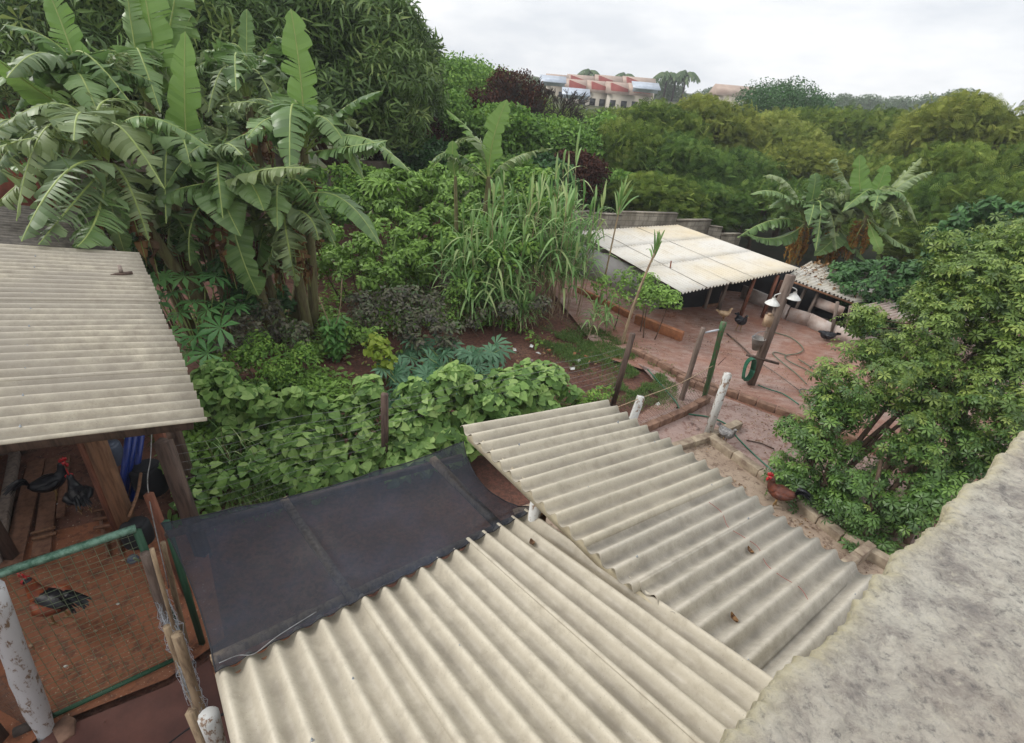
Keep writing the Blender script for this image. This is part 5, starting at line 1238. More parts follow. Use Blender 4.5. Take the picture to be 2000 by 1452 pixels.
# ---- shrubs and low plants
def shrub(name, label, cat, blobs, n, T, size, mat, stem='bark', group=None, up=.5, foot=None, down=.3, nup=.4, stems=8, inner=.55, lump=.22):
    """blobs: (px, py, Y, r) or (px,py,Y,rx,rz)"""
    bl = []
    for q in blobs:
        c = P(q[0], q[1], q[2]); rz = q[4] if len(q) > 4 else q[3] * .8; bl.append((c, (q[3], q[3], rz)))
    lumps = []
    for c, r in bl:
        for _ in range(max(3, int(r[0] * 16))):
            d = unit(A_([random.gauss(0, 1), random.gauss(0, 1), random.gauss(.2, .8)])); k = lump * (.7 + .6 * random.random()); lumps.append((c + d * A_(r) * .78, (k, k, k * .8)))
    f = foot if foot is not None else A_([np.mean([b[0][0] for b in bl]), np.mean([b[0][1] for b in bl]), 0])
    root = thing(name, label, cat, group, loc=tuple(f)); p, nr = shell(lumps, n, inner, up, 0); ok = p[:, 2] > .06; p, nr = p[ok], nr[ok]
    nm = unit(nr * .8 + [0, -.15, nup] + rng.normal(size=nr.shape) * .3)
    leaves('foliage', T, p, nm, spread_dirs(nr, down), size * (.6 + .7 * rng.random(len(p))), mat, root, np.clip(rng.normal(.42, .3, len(p)) + .2 * nr[:, 2] + .5 * (fbm(p[:, 0] * 2, p[:, 1] * 2 + p[:, 2], 2, 4) - .4), 0, 1))
    b = MB()
    for k in range(stems):
        c = lumps[random.randrange(len(lumps))][0]; g_ = A_([c[0] * .6 + f[0] * .4, c[1] * .6 + f[1] * .4, 0]); b.tube(bez(g_, (g_ + c) / 2 + [random.uniform(-.1, .1), 0, .05], c, 6), np.linspace(.02, .006, 6), 5)
    b.put('stems', stem, root, True); return root
random.seed(21)
gb = 'bean vine mounds along the garden fence'
vine = dict(T=T_heart, mat='lf_bean', name='bean_vine', cat='vine', group=gb, down=.75, nup=.45, stem='rib')
def V_(label, blobs, n, size=.165, **k): kw = {**vine, **k}; return shrub(kw.pop('name'), label, kw.pop('cat'), blobs, int(n * .8), kw.pop('T'), size, kw.pop('mat'), **kw)
V_('bean vine mound beside the corner of the cream shed roof', [(430, 770, 7.6, .42), (480, 790, 7.4, .42), (530, 820, 7.2, .38), (470, 840, 7.1, .38), (420, 740, 7.9, .25), (400, 790, 7.4, .22)], 1500)
V_('low bean vine with large leaves next to the rotten fence posts', [(385, 940, 5.75, .26), (440, 950, 5.8, .26), (345, 905, 5.9, .18), (390, 980, 5.5, .18)], 480, .135)
V_('bean vine mound left of the dark square post', [(600, 850, 6.9, .42), (650, 820, 7.2, .42), (690, 860, 6.9, .42), (620, 900, 6.6, .32), (570, 860, 6.8, .25), (700, 800, 7.3, .25)], 1700)
V_('bean vine mound right of the dark square post', [(800, 820, 7.3, .40), (860, 800, 7.5, .42), (820, 870, 7.0, .4), (770, 880, 6.8, .3), (880, 850, 7.2, .35), (800, 760, 7.6, .25), (870, 750, 7.7, .25)], 1900)
V_('bean vine mound below the short fence post head', [(940, 790, 7.7, .42), (1000, 790, 7.9, .42), (960, 830, 7.4, .35), (1060, 790, 8.3, .4), (1090, 760, 8.6, .38), (1050, 740, 8.7, .3), (1000, 745, 8.4, .3)], 2000)
V_('bean vine shoots climbing over the top of the garden fence', [(720, 770, 7.3, .15), (900, 735, 7.8, .16), (920, 760, 7.7, .2), (590, 790, 7.2, .2)], 420)
V_('bean vine skirt hanging on the wires left of the dark square post', [(560, 930, 6.3, .28), (620, 935, 6.3, .3), (690, 920, 6.4, .3), (520, 900, 6.5, .25)], 900)
V_('bean vine skirt hanging on the wires right of the dark square post', [(790, 905, 6.7, .28), (850, 890, 6.9, .28), (900, 870, 7.1, .28)], 800)
# broad-leaved papaya-like and castor plants
def lobed(name, label, cat, spots, size, mat, group=None, tilt=.25, stem_h=None, n=9):
    foot = A_([np.mean([G(s[0], s[1])[0] for s in spots]), np.mean([G(s[0], s[1])[1] for s in spots]), 0]); 
    pts = A_([P(s[0], s[1], s[2]) for s in spots]); foot = A_([pts[:, 0].mean(), pts[:, 1].mean(), 0]); root = thing(name, label, cat, group, loc=tuple(foot))
    nm = unit(A_([[random.gauss(0, tilt), random.gauss(-.25, tilt), 1] for _ in spots])); dd = A_([[math.cos(t), -abs(math.sin(t)) * .8, -.25] for t in [random.uniform(-.3, 3.4) for _ in spots]])
    leaves('foliage', T_palm, pts, nm, dd, [size * random.uniform(.75, 1.15) for _ in spots], mat, root)
    b = MB()
    for p in pts:
        q = foot + (p - foot) * [.25, .25, .35]; b.tube(bez(foot, q, p, 6), np.linspace(.018, .006, 6), 5)
    b.put('stems', 'rib', root, True); return root
random.seed(31)
def cloud(px0, px1, py0, py1, Y0, Y1, n): return [(lambda u, v: (px0 + (px1 - px0) * u, py0 + (py1 - py0) * v + random.uniform(-12, 12), Y1 + (Y0 - Y1) * v + random.uniform(-.15, .15)))(random.random(), random.random()) for _ in range(n)]
lobed('castor_plant', 'castor plant with big lobed leaves beside the cream roof edge', 'castor plant', [(320, 540, 9.6), (345, 570, 9.3), (300, 545, 9.5), (380, 590, 9.2), (420, 540, 9.8), (350, 610, 9.0), (405, 605, 9.1), (440, 590, 9.4), (385, 655, 8.6), (330, 655, 8.5), (460, 600, 9.5), (400, 560, 9.5), (360, 540, 9.8), (310, 590, 9.0), (430, 640, 8.8), (365, 690, 8.3), (290, 560, 9.3), (405, 690, 8.4)], .42, 'lf_castor')
lobed('papaya_plant', 'spreading blue-green papaya seedlings behind the bean vines', 'papaya plant', cloud(770, 1000, 665, 765, 9.2, 11.2, 70), .36, 'lf_papaya', tilt=.4)
lobed('papaya_plant', 'small blue-green lobed plant between the sapling and the vines', 'papaya plant', cloud(740, 860, 715, 775, 8.7, 9.8, 24), .34, 'lf_papaya', tilt=.4)
# tall glossy plant with two dry flower stalks
def tallplant():
    f = G(655, 700); root = thing('tall_leafy_plant', 'bushy glossy green plant with two dry flower stalks on the bare red soil', 'plant', loc=tuple(f)); p = []; d = []; 
    b = MB()
    for k in range(9):
        az = k * 2.4; r = random.uniform(.05, .38); tx, ty = f[0] + r * sn(az), f[1] + r * cs(az) + .1; h = random.uniform(.7, 1.15) - r * .5; st = bez(f, f + [r * .6 * sn(az), r * .6 * cs(az), h * .5], (tx, ty, h), 8); b.tube(st, np.linspace(.014, .007, 8), 5)
        for i in range(44):
            t = .15 + .85 * i / 44; q = f * (1 - t) + A_([tx, ty, h]) * t; a2 = i * 2.4; p.append(q); d.append([sn(a2), cs(a2), -.45 + .5 * t])
    p = A_(p); d = A_(d); leaves('foliage', T_leaf, p, unit(d * .3 + [0, 0, 1] + rng.normal(size=p.shape) * .2), d, .20 * (.7 + .6 * rng.random(len(p))), 'lf_tall', root)
    b.put('stems', 'rib', root, True)
    for px, py, Y in ((622, 580, 10.3), (668, 545, 10.3)):
        b = MB(); e = P(px, py, Y); b.tube(poly([f + [0, 0, .7], (f + e) / 2 + [.04, 0, .2], e], 8), .012, 5); b.put('flower_stalk', 'palewood', root, True)
tallplant()
random.seed(33)
shrub('sapling', 'yellow-green sapling between the glossy plant and the papaya seedlings', 'sapling', [(745, 690, 9.6, .17), (735, 670, 9.8, .10), (755, 705, 9.5, .1)], 150, T_heart, .13, 'lf_yel', 'rib', down=.4)
gs_ = 'undergrowth shrubs in the garden'
def S_(label, blobs, n, T, size, mat, **k): return shrub(k.pop('name', 'garden_shrub'), label, 'shrub', blobs, n, T, size, mat, group=gs_, **k)
S_('dusky purple-leaved shrub in the middle of the garden', [(760, 600, 11.6, .55), (830, 620, 11.4, .5), (720, 630, 11.3, .45), (800, 660, 10.8, .4), (870, 650, 11, .4), (780, 580, 12, .4), (700, 600, 11.9, .4), (850, 600, 12, .4)], 2600, T_leaf, .12, 'lf_coleus')
S_('dusky shrub under the castor plant', [(470, 650, 9.8, .4), (520, 620, 10.8, .4), (420, 690, 9.0, .35), (560, 640, 10.6, .35), (480, 620, 10.6, .35), (590, 660, 10.2, .3)], 1700, T_leaf, .11, 'lf_coleus')
S_('dense small-leaved green shrub left of the bare soil', [(520, 700, 9.2, .42), (560, 720, 9.0, .38), (490, 680, 9.5, .4), (540, 750, 8.6, .3), (590, 700, 9.4, .3), (450, 700, 9.0, .3)], 2800, T_leaf, .085, 'lf_green')
S_('dark leafy shrub right of the old banana trunk', [(690, 480, 14.2, .8), (740, 470, 14.4, .8), (700, 540, 13.2, .6), (760, 530, 13.4, .6), (650, 510, 13.8, .5), (800, 500, 14, .7), (630, 470, 14.6, .6)], 5000, T_leaf, .15, 'lf_citrus')
S_('leafy shrub in front of the garden wall', [(770, 430, 15.5, .8), (820, 400, 16.2, .8), (860, 440, 15.2, .8), (900, 390, 16.5, .8), (940, 430, 15.6, .7), (790, 360, 17.5, .7), (860, 350, 17.5, .6), (740, 400, 16, .5)], 7000, T_leaf, .17, 'lf_citrus')
S_('green shrub hidden among the cane grass', [(960, 520, 13.4, .7), (1020, 480, 14.2, .7), (900, 500, 13.8, .7), (1060, 430, 15.5, .7), (980, 440, 15, .7), (1010, 400, 16, .6)], 4600, T_leaf, .15, 'lf_green')
S_('weedy shrub left of the cane grass foot', [(650, 620, 11.6, .3), (880, 600, 12.4, .4), (900, 560, 12.8, .4), (680, 650, 10.8, .25), (720, 660, 10.6, .2)], 1500, T_leaf, .10, 'lf_citrus')
S_('weed clump at the right end of the bean vines', [(1140, 780, 8.9, .3), (1165, 800, 8.7, .22), (1110, 800, 8.6, .25), (1180, 770, 9.2, .18)], 1300, T_leaf, .07, 'lf_green', lump=.12)
S_('leafy bush growing against the coop netting', [(1285, 575, 13.2, .38), (1262, 560, 13.6, .3), (1310, 590, 12.8, .22)], 1500, T_leaf, .10, 'lf_citrus', stems=3)
S_('thin bush in front of the grey coop wall', [(1230, 545, 14, .35), (1210, 570, 13.6, .3), (1250, 590, 13, .3), (1180, 560, 13.8, .35)], 900, T_leaf, .10, 'lf_citrus', stems=3)
S_('weeds around the foot of the cane grass', [(980, 610, 12.3, .3), (930, 620, 12.2, .3), (1060, 600, 12.8, .3), (880, 560, 13.2, .3)], 1000, T_leaf, .1, 'lf_coleus')
S_('dark bush overhanging the second coop', [(1690, 560, 15.2, .9), (1740, 540, 15.8, .9), (1720, 620, 14.4, .7), (1770, 600, 14.8, .8), (1660, 540, 16, .6), (1800, 560, 15.4, .7), (1700, 640, 14, .45), (1640, 560, 15.8, .4)], 6500, T_leaf, .17, 'lf_dark')
S_('shaded bush behind the umbrella tree', [(1840, 560, 13.5, .9), (1900, 520, 14, 1.0), (1960, 500, 14, 1.0), (1870, 480, 15, .8), (1930, 440, 15, .9), (1820, 520, 15, .7)], 6000, T_leaf, .2, 'lf_dark')
S_('shrub at the shed corner under the banana leaves', [(280, 500, 10.4, .5), (330, 470, 10.8, .5), (250, 470, 11, .5), (450, 520, 10.8, .4), (500, 600, 10.8, .3)], 1800, T_leaf, .15, 'lf_dark')
S_('dark brush under the banana clump', [(400, 520, 11.8, .6), (480, 560, 11.6, .5), (330, 520, 11.2, .5), (540, 590, 11.6, .4), (440, 590, 11, .4)], 2200, T_leaf, .16, 'lf_dark')
S_('low leafy bush behind the old banana trunk', [(640, 430, 15.5, .7), (680, 400, 16.5, .8), (620, 400, 16, .6), (720, 380, 17.5, .8), (650, 360, 18, .8)], 4500, T_leaf, .16, 'lf_green')
S_('bushy growth below the lone banana plant', [(900, 450, 15.5, .8), (870, 480, 14.8, .7), (840, 510, 14.2, .7), (930, 480, 14.6, .7), (800, 470, 15, .7)], 5500, T_leaf, .15, 'lf_citrus')
S_('wall of green shrubs in front of the garden wall, left part', [(700, 360, 19.5, 1.0), (780, 385, 19, 1.0), (850, 375, 19, 1.0), (920, 350, 19.5, 1.0), (990, 360, 19, 1.0), (1050, 370, 18.5, 1.0)], 7500, T_leaf, .19, 'lf_green')
# papaya tree with thin stem
c = P(778, 360, 16.5); f_ = A_([c[0], c[1], 0]); r_ = thing('papaya_tree', 'slim papaya tree standing before the pale garden wall', 'tree', loc=tuple(f_)); b = MB(); b.tube([f_, c], [.09, .06], 8); b.put('trunk', 'palebark', r_, True)
n = 46; az = rng.random(n) * 6.28; l = .5 + .5 * rng.random(n); p = c + np.c_[np.sin(az) * l, np.cos(az) * l, .25 * rng.random(n) + .1 - .4 * (l - .5)]
leaves('crown', T_palm, p, unit(rng.normal(size=(n, 3)) * .3 + [0, 0, 1]), np.c_[np.sin(az), np.cos(az), -.3 + 0 * az], .42, 'lf_citrus', r_)

# ---- cane grass
def blades(base, az, L, w, rise, droop, k=7):
    n = len(base); t = np.linspace(0, 1, k)[None, :, None]; d = np.stack([np.sin(az), np.cos(az), 0 * az], 1)[:, None]; s = np.stack([np.cos(az), -np.sin(az), 0 * az], 1)[:, None]
    L = L[:, None, None]; rise = rise[:, None, None]; droop = droop[:, None, None]
    c = base[:, None] + d * L * (t * np.cos(rise) + .15 * droop * t * t) + np.array([0, 0, 1.]) * L * (t * np.sin(rise) - droop * t ** 2.2)
    ww = (w[:, None, None] * np.sin(np.clip(t * 1.0, .0, 1) * math.pi * .86 + .28)); V = np.stack([c - s * ww, c + s * ww], 2).reshape(-1, 3)
    i = np.arange(n)[:, None] * 2 * k + np.arange(k - 1)[None] * 2; F4 = np.stack([i, i + 1, i + 3, i + 2], 2).reshape(-1, 4)
    return V, F4
def cane_clump(label, spots, leafn=13, group='clumps of tall cane grass', Ll=(.8, 1.4), wl=.022, stems=True, name='cane_grass', seed=0, rstem=.013):
    q0 = .84 if group == 'leaning canes' else .38
    rg = np.random.default_rng(seed); f0 = A_([np.mean([s[0][0] for s in spots]), np.mean([s[0][1] for s in spots]), 0]); root = thing(name, label, 'cane grass', group, loc=tuple(f0)); b = MB(); B = []; AZ = []; LL = []; RI = []; DR = []
    for f, t in spots:
        f = A_(f); t = A_(t); b.tube(bez(f, (f + t) / 2 + A_([rg.normal(0, .05), rg.normal(0, .05), 0]), t, 6), np.linspace(rstem, rstem * .5, 6), 5, False)
        for i in range(leafn):
            q = min(1, q0 + (1 - q0) * i / leafn + rg.normal(0, .01)); B.append(f + (t - f) * q); AZ.append(i * 2.6 + rg.normal(0, .4)); LL.append(rg.uniform(*Ll) * (1 - .3 * (q > .9))); RI.append(R(rg.uniform(40, 72) + (24 if q > .86 else 0))); DR.append(rg.uniform(.25, 1.0) * (.45 if q > .86 else 1.1))
    V, F4 = blades(A_(B), A_(AZ), A_(LL), np.full(len(B), wl), A_(RI), A_(DR)); rn = np.repeat(rg.random(len(B)), 6)
    part('leaves', npmesh('leaves', V, F4, rn), 'lf_cane', root); b.put('stalks', 'palewood', root, True); return root
rg = np.random.default_rng(5)
def cspots(px0, px1, py_foot, h0, h1, n, dpy=18, lean=.2):
    o = []
    for _ in range(n):
        f = G(rg.uniform(px0, px1), py_foot + rg.uniform(-dpy, dpy)); h = rg.uniform(h0, h1); o.append((f, f + [rg.normal(0, lean), rg.normal(0, lean), h])); 
    return o
cane_clump('tall cane grass left part, arching over the dusky shrub', cspots(870, 970, 615, 1.5, 3.0, 28), seed=1, wl=.034)
cane_clump('tallest cane grass in the middle of the garden edge', cspots(960, 1080, 605, 1.8, 3.7, 40, 30), seed=2, wl=.034)
cane_clump('cane grass clump at the right, tips above the coop roof corner', cspots(1060, 1130, 600, 1.9, 3.7, 28, 26), seed=3, wl=.034)
cane_clump('short cane grass clump on the bare soil edge', cspots(1000, 1050, 640, .6, 1.0, 16, 8), seed=4, Ll=(.5, .8))
cane_clump('cane grass clump in front, drooping over the weeds left of the soil edge', cspots(890, 990, 632, .9, 1.7, 26, 8), seed=14, wl=.034)
cane_clump('far cane grass tuft rising left of the block wall', [(G(px, 570), P(px + 10, py, G(px, 570)[1])) for px, py in ((1090, 305), (1075, 335), (1100, 325), (1115, 290), (1085, 360), (1060, 370))], seed=6, wl=.034)
f_ = G(1165, 620); cane_clump('single leaning cane with a leafy head in front of the coop roof', [(f_, P(1215, 385, f_[1]))], leafn=24, seed=7, rstem=.035, wl=.03, group='leaning canes')
f_ = G(1215, 672); cane_clump('thick leaning grey cane crossing the coop roof corner', [(f_, P(1288, 475, f_[1]))], leafn=14, seed=8, rstem=.05, wl=.03, group='leaning canes', Ll=(.5, .9))
cane_clump('small cane sprouts beside the orange footing', cspots(1140, 1200, 655, .5, 1.0, 6, 10), seed=9, Ll=(.4, .7))
cane_clump('slim cane grass seen over the weedy shrub', cspots(770, 870, 590, .9, 1.5, 8, 14), seed=10)
# ---- flowering weeds near the shed
cane_clump('wispy pale weeds between the shed roof corner and the bean vines', cspots(430, 500, 925, .5, .85, 9, 14, .1), leafn=5, seed=11, Ll=(.25, .45), wl=.008, group=None, name='weed_tuft', rstem=.004)

# ---- grass
def grass(name, polys, n, h, label=None, mat='grass', w=.006):
    pts = []
    for (x0, y0), (x1, y1), half in polys:
        a, b_ = G(x0, y0), G(x1, y1); m_ = n // len(polys); t = rng.random(m_)[:, None]; q = a + (b_ - a) * t + np.c_[rng.normal(0, half, (m_, 2)), np.zeros(m_)]; pts.append(q)
    p = A_(np.concatenate(pts)); p[:, 2] = .0; k = fbm(p[:, 0] * 2.5, p[:, 1] * 2.5, 3, 12) > .40; p = p[k]; n = len(p)
    V, F4 = blades(p, rng.random(n) * 6.28, h * (.5 + rng.random(n)), np.full(n, w), R(60) + rng.random(n) * .4, .3 + .6 * rng.random(n), 4)
    o = link(name, npmesh(name, V, F4, np.repeat(rng.random(n), 3)), mat); tag(o, label, kind='stuff'); return o
grass('grass', [((1080, 650), (1190, 690), .30), ((1180, 690), (1290, 745), .32), ((1240, 720), (1320, 760), .22), ((1060, 660), (1160, 720), .2), ((1210, 765), (1300, 770), .28), ((1150, 640), (1230, 700), .25)], 30000, .13, 'short green grass strip beside the yard kerb')
grass('grass', [((470, 960), (600, 930), .30), ((420, 890), (560, 920), .35), ((330, 860), (420, 850), .1)], 9000, .30, 'long grass behind the wire fence below the bean vines', w=.007)
def ground_cover(name, polys, n, size, mat, T=T_leaf, z=(.02, .12), label=None):
    pts = []
    for (x0, y0), (x1, y1), half in polys:
        a, b_ = G(x0, y0), G(x1, y1); m_ = n // len(polys); t = rng.random(m_)[:, None]; pts.append(a + (b_ - a) * t + np.c_[rng.normal(0, half, (m_, 2)), np.zeros(m_)])
    p = A_(np.concatenate(pts)); k = fbm(p[:, 0] * 1.3, p[:, 1] * 1.3, 3, 2) > .42; p = p[k]; p[:, 2] = rng.uniform(*z, len(p)); N = unit(rng.normal(size=p.shape) * .4 + [0, 0, 1])
    o = leaves(name, T, p, N, unit(rng.normal(size=p.shape) * [1, 1, .3]), size * (.5 + rng.random(len(p))), mat); tag(o, label, kind='stuff'); return o
ground_cover('ground_cover', [((400, 640), (620, 640), .7), ((620, 600), (900, 600), .8), ((700, 520), (1100, 540), 1.3), ((460, 760), (560, 790), .4), ((880, 420), (1100, 440), 2.2), ((620, 520), (900, 560), 1.0), ((560, 640), (900, 650), .6), ((600, 690), (620, 800), .3), ((880, 640), (1000, 660), .4), ((500, 800), (700, 790), .3), ((600, 450), (800, 430), 2), ((380, 860), (520, 870), .3)], 30000, .12, 'lf_citrus', z=(.02, .28), label='low green weeds covering the garden floor')
ground_cover('leaf_litter', [((560, 700), (720, 760), .9), ((900, 680), (1180, 730), .9), ((560, 620), (640, 640), .6), ((350, 850), (450, 880), .5), ((1000, 640), (1100, 650), .5)], 3600, .07, 'litter', T_diamond, (.01, .04), label='dry leaves scattered on the bare garden soil')
ground_cover('fallen_leaves', [((1250, 680), (1600, 740), 1.2), ((1350, 900), (1500, 1000), .5), ((1380, 880), (1560, 1080), .4), ((1400, 820), (1560, 880), .8), ((1500, 700), (1650, 720), 1.0), ((1330, 680), (1420, 640), .8)], 5200, .034, 'litter', T_diamond, (.065, .085), label='dry leaf bits scattered on the yard and pen floor')
ground_cover('run_litter', [((50, 1080), (300, 1100), .6), ((100, 1300), (300, 1200), .5), ((50, 950), (250, 930), .6)], 260, .03, 'litter', T_diamond, (.06, .075), label='small leaf scraps on the floor of the rooster run')
# scattered bricks and scraps on the soil
random.seed(44)
for k, (x, y) in enumerate(((1030, 662), (1122, 692), (1145, 697), (1072, 685))):
    q = G(x, y, .03); b = MB(); b.box(q, (.11, .07, .06), (math.cos(k * 1.3), math.sin(k * 1.3), .1)); o = b.put('brick_fragment', 'orangebrick'); lone(o); bv = o.modifiers.new('b', 'BEVEL'); bv.width = .008; bv.segments = 2
    tag(o, ('orange brick fragment near the cane grass foot', 'orange brick fragment left of the grass strip', 'small orange brick bit next to the grass strip', 'tiny orange brick bit between the white scraps')[k], 'brick fragment', 'brick fragments on the bare soil')
for k, (x, y) in enumerate(((1038, 676), (1005, 683), (1052, 690), (1130, 705), (1285, 790), (1118, 720))):
    q = G(x, y, .03); b = MB(); a0 = random.random() * 3; u_ = A_([cs(a0), sn(a0), .1]) * .07; v_ = A_([-sn(a0), cs(a0), .2]) * .05
    V = [q + u_ + v_, q - u_ + v_ * .6, q - u_ * .7 - v_, q + u_ * .8 - v_ * .8, q + [0, 0, .03]]; b.add(V, [[0, 1, 4], [1, 2, 4], [2, 3, 4], [3, 0, 4]]); o = b.put('paper_scrap', 'white'); lone(o)
    tag(o, 'small crumpled white scrap lying on the bare soil', 'scrap', 'white scraps on the bare soil')

# ============================================================ left yard: gate, old fence, shed floor
def gate():
    bl = G(102, 1408); br = G(366, 1284); ht = 2.06; root = thing('gate', 'green steel framed wire gate of the rooster run in the bottom left corner', 'gate', loc=tuple(bl)); d = unit(br - bl)
    def rail(nm, p, q, w, m_='greenpaint'): b = MB(); b.beam(p, q, w, w); o = b.put(nm, m_, root); return o
    rail('top_rail', bl + [0, 0, ht], br + [0, 0, ht], .055, 'greenlight'); rail('bottom_rail', bl + [0, 0, .06], br + [0, 0, .06], .04)
    rail('stile', br + [0, 0, .085], br + [0, 0, ht - .03], .05); rail('stile', bl + [0, 0, .085], bl + [0, 0, ht - .03], .05)
    L = np.linalg.norm(br - bl); segs = []
    n1 = 26; 
    for k in range(1, n1):
        z = .06 + (ht - .06) * k / n1; m_ = 6
        for i in range(m_):
            f = lambda t: bl + d * (L * t) + [0, 0, z + .012 * math.sin(t * 9 + k)]; segs.append([f(i / m_), f((i + 1) / m_)])
    n2 = 14
    for k in range(1, n2): q = bl + d * (L * k / n2); segs.append([q + [0, 0, .08], q + [0.01, 0, ht]])
    V, F4 = wires(segs, .0026); part('wire_panel', npmesh('wire_panel', V, F4), 'greenwire', root)
    b = MB(); q = br + [0, 0, ht - .42] - d * .06; b.tube(poly([q, q - d * .04 + [0, 0, .06], q - d * .01 + [0, -.03, .09], q + d * .02 + [0, -.03, .03]], 10), .008, 6); b.put('latch', 'greenwire', root, True)
    return bl, br
gbl, gbr = gate()
go = 'posts of the old patched fence'
f, t = post((88, 1432), (-20, 1150), .17, 'logpost', 'log_post', 'thick round limewashed log post at the left side of the green gate', None, True)
post((380, 1060), (297, 802), .10, 'redwood', 'fence_post', 'tall reddish square post overlapping the corner of the cream shed roof', go)
post((398, 1085), (318, 862), .15, 'darkwood', 'fence_post', 'wide dark weathered plank post just left of the low bean vine', go)
post((368, 1165), (290, 965), .075, 'redwood', 'fence_post', 'thin reddish plank post with a pale sawn head beside the shade cloth corner', go)
post((396, 1262), (324, 1018), .05, 'greenpaint', 'fence_post', 'dark green square post behind the torn left edge of the shade cloth', go)
post((412, 1450), (345, 1240), .085, 'palewood', 'fence_post', 'split grey-brown log standing in the wire bundle', go, True)
post((395, 1420), (325, 1225), .06, 'palewood', 'fence_post', 'narrow pale split log next to the wire bundle', go, True)
post((350, 1300), (283, 1082), .08, 'greypole', 'fence_post', 'grey round pole at the latch side of the green gate', go, True)
post((372, 1340), (296, 1072), .035, 'palewood', 'fence_post', 'thin stripped branch tied beside the grey round pole', go, True)
post((365, 1260), (318, 1060), .05, 'palewood', 'fence_post', 'bone pale splintered stake behind the thin reddish plank', go, True)
post((440, 1560), (372, 1390), .06, 'palewood', 'fence_post', 'flat pale board end at the bottom edge below the wire bundle', go)
post((470, 1600), (408, 1400), .13, 'whitepost', 'fence_post', 'short white round post at the bottom edge beside the corrugated roof', go, True)
random.seed(9)
a = G(352, 1250); b_ = G(415, 1455)
segs = []
for lay in range(4):
    gi, gj = 26, 22; side_ = np.array([-.9, .3, 0]) * (.05 * lay - .08); pt = {}
    for i in range(gi + 1):
        for j in range(gj + 1):
            t0 = i / gi; zz = .03 + 1.18 * j / gj; bul = math.sin(j * .55 + lay * 1.7 + i * .2) * .035
            pt[i, j] = a + (b_ - a) * t0 + side_ + A_([bul + random.gauss(0, .012), random.gauss(0, .012), zz + random.gauss(0, .012)])
    for i in range(gi):
        for j in range(gj):
            if (i + j) % 2 == 0: segs.append([pt[i, j], pt[i + 1, j + 1]])
            else: segs.append([pt[i + 1, j], pt[i, j + 1]])
V, F4 = wires(segs, .0021); o = link('wire_bundle', npmesh('wire_bundle', V, F4), 'mast'); lone(o); tag(o, 'crumpled bundle of chicken wire strapped to the old fence logs', 'wire mesh')
wire_fence('chicken_wire', a + [-.03, 0, 0], b_ + [-.03, 0, 0], .02, 1.15, 0, .06, 'wire', .0018, 'chicken wire strip running down the old fence to the bottom edge', diag=True)
wire_fence('chicken_wire', G(-120, 1320), G(85, 1440), .05, 1.3, 0, .07, 'rustwire', .002, 'chicken wire left of the limewashed log post', diag=True)
b = MB(); q = G(400, 1420, .9); b.tube(poly([G(330, 1452, .3), q - [.1, 0, 0], q + [.12, .08, .05], q + [.2, .2, 0], q + [.05, .12, -.05], q - [.05, 0, 0]], 30), .008, 6); o = b.put('black_cable', 'black', None, True); lone(o); tag(o, 'black cable looped around the fence at the bottom edge', 'cable')
b = MB(); q0, q1 = P(297, 812, 4.6), P(290, 965, 4.1); b.tube(poly([q0, (q0 + q1) / 2 + [0, .0, -.02], q1, P(330, 1150, 3.6)], 20), .006, 5); o = b.put('steel_cable', 'wire', None, True); lone(o); tag(o, 'thin grey cable hanging between the reddish posts of the old fence', 'cable')
# posts and clutter under the cream roof
post((258, 1048), (180, 846), .17, 'brownwood', 'shed_post', 'broad brown timber post under the edge of the cream roof', None)
post((235, 1050), (158, 860), .08, 'redwood', 'shed_post', 'slim dark red post left of the broad timber post', None)
gp = 'planks lying on the shed floor'
def plank(a, b_, w, label, z=.07, mat='plank', h=.035): 
    b = MB(); b.beam(G(*a, z), G(*b_, z), w, h); o = b.put('plank', mat); lone(o); bv = o.modifiers.new('b', 'BEVEL'); bv.width = .004; tag(o, label, 'plank', gp)
plank((72, 900), (22, 1105), .22, 'wide plank lying along the left of the shed floor')
plank((105, 895), (80, 1085), .20, 'wide plank lying beside the first one, its end near the rooster with the black tail')
plank((30, 885), (-8, 1100), .12, 'narrow plank at the left edge of the shed floor', .11, 'greywood', .12)
plank((130, 890), (118, 1010), .10, 'short narrow plank in the middle of the shed floor')
plank((60, 1043), (108, 1030), .04, 'small batten laid across the wide planks, upper', .12, 'brownwood')
plank((62, 1054), (110, 1041), .04, 'small batten laid across the wide planks, lower', .12, 'brownwood')
plank((200, 885), (225, 1010), .12, 'plank leaning beside the broad timber post', .10, 'redwood')
r_ = thing('broken_crate', 'broken slatted wooden crate on the shed floor beside the broad post', 'crate', loc=tuple(G(205, 1030)))
for k in range(4): b = MB(); b.beam(G(183, 998 + 17 * k, .10), G(228, 990 + 17 * k, .10), .04, .03); b.put('slat', 'plank', r_)
for k in range(2): b = MB(); b.beam(G(190 + 25 * k, 990, .06), G(212 + 25 * k, 1085, .06), .04, .04); b.put('runner', 'plank', r_)
gbp = 'blue pipes leaning in the shed'
for k, (h_, ft) in enumerate((((264, 846), (240, 990)), ((252, 846), (232, 1000)), ((276, 850), (258, 980)))):
    b = MB(); f = G(*ft); b.tube([f, P(*h_, f[1] + .5)], .045, 8); o = b.put('blue_pipe', 'blue', None, True); lone(o); tag(o, ('middle blue pipe leaning behind the broad timber post', 'leftmost blue pipe leaning behind the broad timber post', 'rightmost blue pipe leaning near the old fence')[k], 'pipe', gbp)
stick((275, 925), (252, 1010), .022, 'brownwood', 'brown stick leaning low beside the old fence', z=.5)
